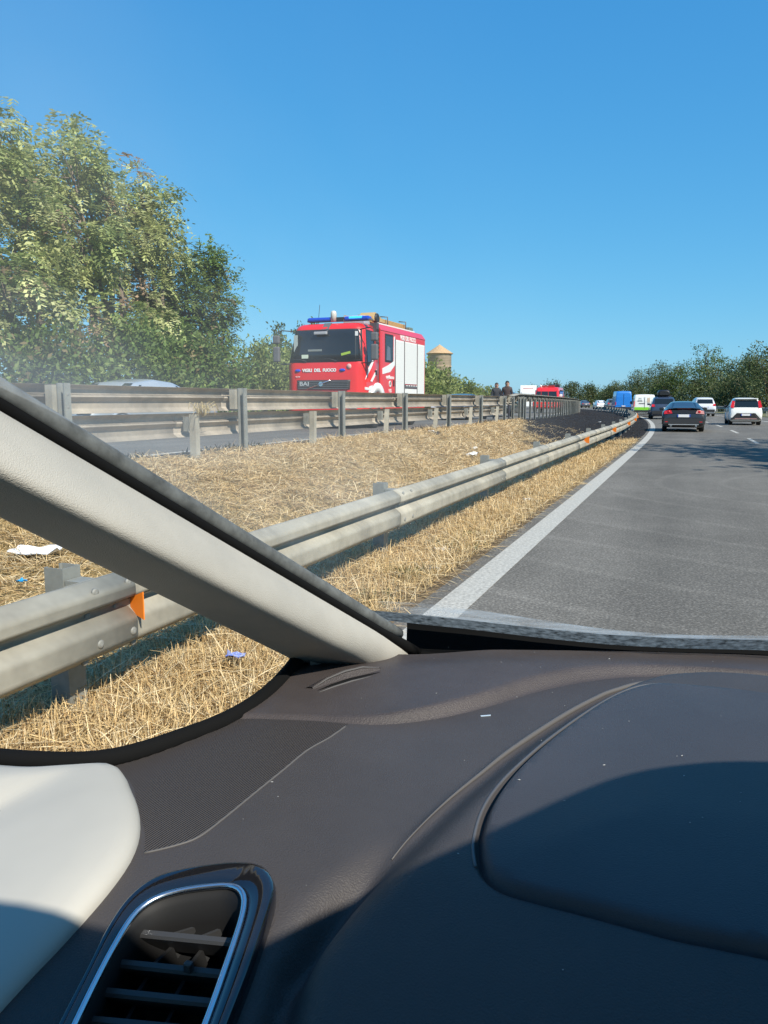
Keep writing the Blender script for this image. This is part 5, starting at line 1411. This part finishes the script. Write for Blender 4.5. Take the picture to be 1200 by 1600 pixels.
SLATS = [((-.293, .3413, .9828), (-.230, .3531, .9857)), ((-.2981, .321, .977), (-.2228, .3345, .981)), ((-.2956, .3051, .9718), (-.2181, .3193, .9765)), ((-.2912, .291, .9667), (-.2136, .3059, .9721)), ((-.288, .277, .961), (-.209, .292, .967))]
for a, b in SLATS:
    a, b = Vector(a), Vector(b); e = (b - a).normalized() * .0035; a = a - e; b = b + e
    f_, d_ = Vector((0, -.0030, -.0034)), Vector((0, .010, -.015))
    MB().loft([[p, p + f_ * .5 + Vector((0, -.0008, .0002)), p + f_, p + f_ + d_, p + d_] for p in (a, a.lerp(b, .5), b)], True, True, False).build('slat', slat_m, vent)
for k in range(5):
    # upright vanes standing behind the blades, evenly spaced
    b0, b1 = (Vector(q) for q in SLATS[k])
    if k:
        t0, t1 = (Vector(q) for q in SLATS[k - 1])
    else:
        t0, t1 = b0 + Vector((.006, .016, .0035)), b1 + Vector((-.002, .016, .0035))
    for u in (.2, .5, .8):
        a, b = b0.lerp(b1, u) + Vector((0, .006, -.011)), t0.lerp(t1, u + .04) + Vector((0, .004, -.0125))
        if not k: a, b = a + Vector((0, -.002, .006)), b + Vector((.003, -.004, .003))
        w_, d_ = Vector((.0022, 0, 0)), Vector((.001, .006, -.020))
        MB().loft([[p, p + w_, p + w_ + d_, p + d_] for p in (a, b)], True, True, False).build('vane', vane_m if k else slat_m, vent)
MB().box((-.2490, .3268, .9815), (.005, .004, .006)).build('vane_tab', slat_m, vent, bevel=.001)
# ---- door trim at the left end of the dashboard
EAR = [(-.56, .425), (-.511, .435), (-.478, .443), (-.451, .457), (-.424, .470), (-.405, .461), (-.388, .447), (-.370, .432), (-.355, .417), (-.344, .403), (-.336, .388), (-.331, .371), (-.329, .347), (-.331, .318), (-.335, .296), (-.340, .27), (-.35, .22), (-.36, .14)]
ec = crom(EAR, .006)
m = MB(); rings = []
for p in ec:
    inw = np.array([-.56, .25]) - p; ln = np.linalg.norm(inw); inw = inw / max(ln, 1e-6)
    prof = ((0, -.006), (0, .002), (.002, .0055), (.006, .0085), (.015, .0105), (.04, .009), (.09, -.004), (.15, -.02))
    rings.append([Vector((*(p + inw * min(d_, ln)), zt(p[1]) * (1 - d_ / .2 * .0) + h_ - max(0, (d_ - .03)) * max(0, p[1] - .25) * 0)) for d_, h_ in prof])
m.loft(rings, False, False)
door = m.build('door_trim', door_m, car)
# ---- A pillar trim
U0, U1 = Vector((-.322, .862, 1.002)), Vector((-.400, .356, 1.297))
L0, L1 = Vector((-.418, .790, .985)), Vector((-.400, .350, 1.229))
nrm = Vector((.76, -.62, -.05)).normalized()
prof = [(0, 0), (.03, .08), (.10, .34), (.20, .62), (.30, .82), (.38, .94), (.45, 1.0), (.52, .97), (.60, .84), (.70, .63), (.82, .37), (.93, .12), (1.0, -.06)]
rings = []
for k in range(22):
    t = -.11 + k * .088
    U, Lw = U0.lerp(U1, t), L0.lerp(L1, t)
    if t < 0: U, Lw = U + Vector((0, 0, -.004)), Lw + Vector((0, 0, -.004))
    b = .047 * (1 if t > .15 else .75 + .25 * max(0, t / .15))
    ring = [U.lerp(Lw, q) + nrm * b * h for q, h in prof]
    bk = [U.lerp(Lw, q) - nrm * .012 for q in (.98, .5, .02)]
    rings.append(ring + bk)
pil = MB().loft(rings).build('pillar_trim', trim_m, car)
sb = pil.modifiers.new('subsurf', 'SUBSURF'); sb.levels = 1; sb.render_levels = 1
# small corner cover at the pillar foot
MB().prism([Vector((-.425, .795, .985)), Vector((-.395, .765, .985)), Vector((-.395, .765, 1.012)), Vector((-.425, .79, 1.022))], (.014, .02, 0)).build('pillar_foot', trim_m, pil)
off_g = Vector((-.010, .004, .0150))
gk = [U0.lerp(U1, t) + off_g for t in np.linspace(-.03, 1.7, 30)]
MB().tube(gk, .0078, 10).build('pillar_gasket', gasket_m, pil)
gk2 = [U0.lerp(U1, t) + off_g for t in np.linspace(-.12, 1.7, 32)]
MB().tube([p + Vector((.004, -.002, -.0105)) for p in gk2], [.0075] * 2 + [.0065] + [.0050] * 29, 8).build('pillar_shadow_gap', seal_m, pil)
# ---- quarter window with its rubber
sc_ = crom(SEAL, .01)
MB().tube([Vector(p) for p in sc_], .0085, 8).build('window_seal', seal_m, car)
m = MB()
m.loft([[Vector(p) + Vector((-.002, .002, -.004)), Vector(p) + Vector((.012, -.010, -.012)), Vector(p) + Vector((.03, -.03, -.02))] for p in sc_], False, False)
m.build('sill_rubber', seal_m, car)
glass_m = bpy.data.materials.new('clear_glass'); glass_m.use_nodes = True
nt = glass_m.node_tree; nt.nodes.remove(nt.nodes['Principled BSDF'])
tb = nt.nodes.new('ShaderNodeBsdfTransparent'); tb.inputs['Color'].default_value = (.965, .975, .97, 1)
nt.links.new(tb.outputs[0], nt.nodes['Material Output'].inputs['Surface'])
m = MB()
m.loft([[Vector(p), Vector((p[0] - .02, p[1] + .0, 1.0 + .60 * (1.0 - max(.0, min(1, (p[1] - .08) / .80))) + .01))] for p in sc_], False, False)
m.build('quarter_window', glass_m, car)
# ---- windscreen
GB_ = [(-.47, .885), (-.42, .918), (-.373, .934), (-.28, .938), (-.197, .948), (-.119, .962), (0, .987), (.103, 1.018), (.25, 1.045), (.38, 1.052)]
GB_ += [(.76 - x, y) for x, y in GB_[-2::-1]]
gb = resample(crom(GB_, .01), 61)
def ws_pt(i, t, lift=0.0):
    x, y = gb[i]; u = (x - .38) / .85
    top = Vector((.38 + (x - .38) * .92 , -.05 + .08 * (1 - u * u), 1.475 + .035 * (1 - u * u)))
    b = Vector((x, y, .998 + .010 * float(smooth(-.05, -.3, x)) + .010 * float(smooth(.8, 1.1, x))))
    p = b.lerp(top, t); bow = .035 * math.sin(math.pi * t)
    return p + Vector((0, .5, .86)) * (bow + lift)
TT = [0, .03, .06, .1, .2, .3, .4, .5, .6, .7, .8, .9, 1]
m = MB(); m.loft([[ws_pt(i, t) for t in TT] for i in range(61)], False, False)
wsn = m.build('windscreen', glass_m, car)
# dark recess between the dashboard and the foot of the glass
lip = on_dash((cB - np.array([0, .001]))[(cB[:, 0] > -.345) & (cB[:, 0] < 1.1)])
m = MB(); rings = []
for p in lip:
    k = int(np.argmin(np.abs(gb[:, 0] - p.x))); q = ws_pt(k, .004, -.003); q.x = p.x
    q = Vector((p.x, float(np.interp(p.x, gb[:, 0], gb[:, 1])) + .002, q.z))
    rings.append([p, p + Vector((0, .002, -.004)), p + Vector((0, .004, -.02)), Vector((p.x, (p.y + q.y) / 2, p.z - .022)), Vector((p.x, q.y - .002, p.z - .012)), q])
m.loft(rings, False, False).build('cowl_recess', seal_m, dash)
# black printed band along its foot, grey with dust
frit_m = M('dusty_black_band', (.028, .031, .031), .5, 0, .5, nz=(110, .9), col2=(.40, .42, .40), detail=5, space='Object', transl=.55)
m = MB(); m.loft([[ws_pt(i, t, -.002) for t in (.004, .02, .034, .046)] for i in range(61)], False, False)
m.build('black_band', frit_m, wsn)
def film(name, cover, scale, stretch, lo, hi, col=(.6, .6, .56)):
    mm = bpy.data.materials.new(name); mm.use_nodes = True
    nt = mm.node_tree; N, L = nt.nodes, nt.links; N.remove(N['Principled BSDF'])
    t = N.new('ShaderNodeBsdfTransparent'); d1 = N.new('ShaderNodeBsdfTranslucent'); d1.inputs['Color'].default_value = (*col, 1)
    mx = N.new('ShaderNodeMixShader')
    tc = N.new('ShaderNodeTexCoord'); mp = N.new('ShaderNodeMapping'); mp.inputs['Scale'].default_value = stretch
    nz = N.new('ShaderNodeTexNoise'); nz.inputs['Scale'].default_value = scale; nz.inputs['Detail'].default_value = 6
    L.new(tc.outputs['Object'], mp.inputs[0]); L.new(mp.outputs[0], nz.inputs['Vector'])
    rg_ = N.new('ShaderNodeMapRange'); rg_.inputs[1].default_value = lo; rg_.inputs[2].default_value = hi; rg_.inputs[3].default_value = 0; rg_.inputs[4].default_value = cover
    L.new(nz.outputs['Fac'], rg_.inputs[0])
    at = N.new('ShaderNodeAttribute'); at.attribute_name = 'Col'
    mu = N.new('ShaderNodeMath'); mu.operation = 'MULTIPLY'; L.new(rg_.outputs[0], mu.inputs[0]); L.new(at.outputs['Fac'], mu.inputs[1])
    L.new(mu.outputs[0], mx.inputs[0]); L.new(t.outputs[0], mx.inputs[1]); L.new(d1.outputs[0], mx.inputs[2])
    L.new(mx.outputs[0], N['Material Output'].inputs['Surface'])
    return mm
def film_obj(name, mat, i0, i1, tfun, dens, nt_=10, lift=-.003):
    V, Cc, F = [], [], []
    for a, i in enumerate(range(i0, i1 + 1)):
        t0, t1 = tfun((i - i0) / (i1 - i0))
        for k in range(nt_ + 1):
            q = k / nt_
            V.append(ws_pt(i, t0 + (t1 - t0) * q, lift)); Cc.append([dens((i - i0) / (i1 - i0), q)] * 3)
    n = nt_ + 1
    for a in range(i1 - i0):
        for k in range(nt_):
            b = a * n + k; F.append((b, b + 1, b + 1 + n, b + n))
    o = link(name, np_mesh(name, V, F, np.array(Cc), True), mat, wsn); o['kind'] = 'stuff'
    return o
# unwiped dust above the band, ending in the sweep of the wiper
film_obj('dust_film', film('wiper_dust', .8, 60, (.25, 1, 1), .25, .62), 4, 30, lambda u: (.046, .046 + .03 + .022 * math.sin(u * math.pi * 2.3 + .9) * (1 - .5 * u)), lambda u, q: min(1, u * 6) * (1.0 if q < .96 else .0))
# fine haze of dust on the far left of the glass
film_obj('dust_haze', film('glass_haze', .34, 9, (1, .5, 1), .3, .75, (.75, .75, .7)), 0, 14, lambda u: (.07, .88), lambda u, q: max(0.0, 1 - u * (1.0 + 1.1 * max(0, 1 - 2.2 * q))) ** .8 * math.sin(math.pi * q) ** .6, 14, -.004)
# ---- bodywork round us: roof, bonnet, doors, floor
roof_m = paint('own_car_paint', (.3, .31, .33), .35)
liner_m = M('headliner', (.45, .45, .43), .9)
m = MB(); rings = []
for i in range(0, 61, 4):
    p = ws_pt(i, 1.0); u = (p.x - .38) / .85
    rings.append([p + Vector((0, -.005, -.012)), p + Vector((0, -.005, .02)), Vector((p.x, -.6, p.z + .05)), Vector((p.x, -1.6, p.z + .03)), Vector((.38 + (p.x - .38) * .9, -2.5, p.z - .08)), Vector((.38 + (p.x - .38) * .9, -2.5, p.z - .12)), Vector((p.x, -1.6, p.z - .02)), Vector((p.x, -.6, p.z + .01))])
m.loft(rings).build('roof', liner_m, car)
for sx, xx in ((-1, -.50), (1, 1.26)):
    MB().box((xx - sx * .0, -1.0, .58), (.06, 2.84, .78)).build('door', roof_m, car)
    for y in (-.55, -1.75):
        MB().tube([(xx, y, .96), (.38 + (xx - .38) * .9, y, 1.5)], .04, 8).build('door_pillar', liner_m, car)
shade_outline = [(.17, .0), (.192, .13), (.214, .22), (.243, .337), (.278, .39), (.326, .423), (.40, .44), (.58, .44), (.65, .40), (.67, .0)]
MB().prism([Vector((x, y, 1.468 - .333 * y)) for x, y in np.concatenate([[shade_outline[0]], crom(shade_outline[1:-1], .015), [shade_outline[-1]]])], (0, .004, .012)).build('added_shade_flap', liner_m, car, bevel=.004)  # unseen plate added out of frame, shaped to cast the lid's shadow edge
MB().box((.40, .30, 1.30), (.24, .035, .07), Matrix.Rotation(R(8), 3, 'X')).build('rear_view_mirror', black_plastic, car, bevel=.015)
MB().tube([(1.20, .86, .99), (1.17, .36, 1.28), (1.14, .05, 1.49)], .038, 10).build('pillar_trim', trim_m, car)
MB().box((.38, -1.0, .2), (1.76, 3.6, .06)).build('floor_pan', black_plastic, car)
MB().box((.38, -2.5, .75), (1.7, .06, 1.1)).build('tailgate', roof_m, car)
MB().box((.38, .62, .5), (1.7, .06, .66)).build('bulkhead', black_plastic, car)
m = MB(); rings = []
for y, z, w in ((1.14, .93, .78), (1.5, .845, .76), (1.8, .765, .72), (2.05, .66, .64), (2.15, .45, .6)):
    rings.append([Vector((.38 + w * k, y + .0, z - .05 * k * k - (.0 if abs(k) < 1 else .25))) for k in (-1, -.97, -.7, -.35, 0, .35, .7, .97, 1)])
m.loft(rings, False, False).build('bonnet', roof_m, car)
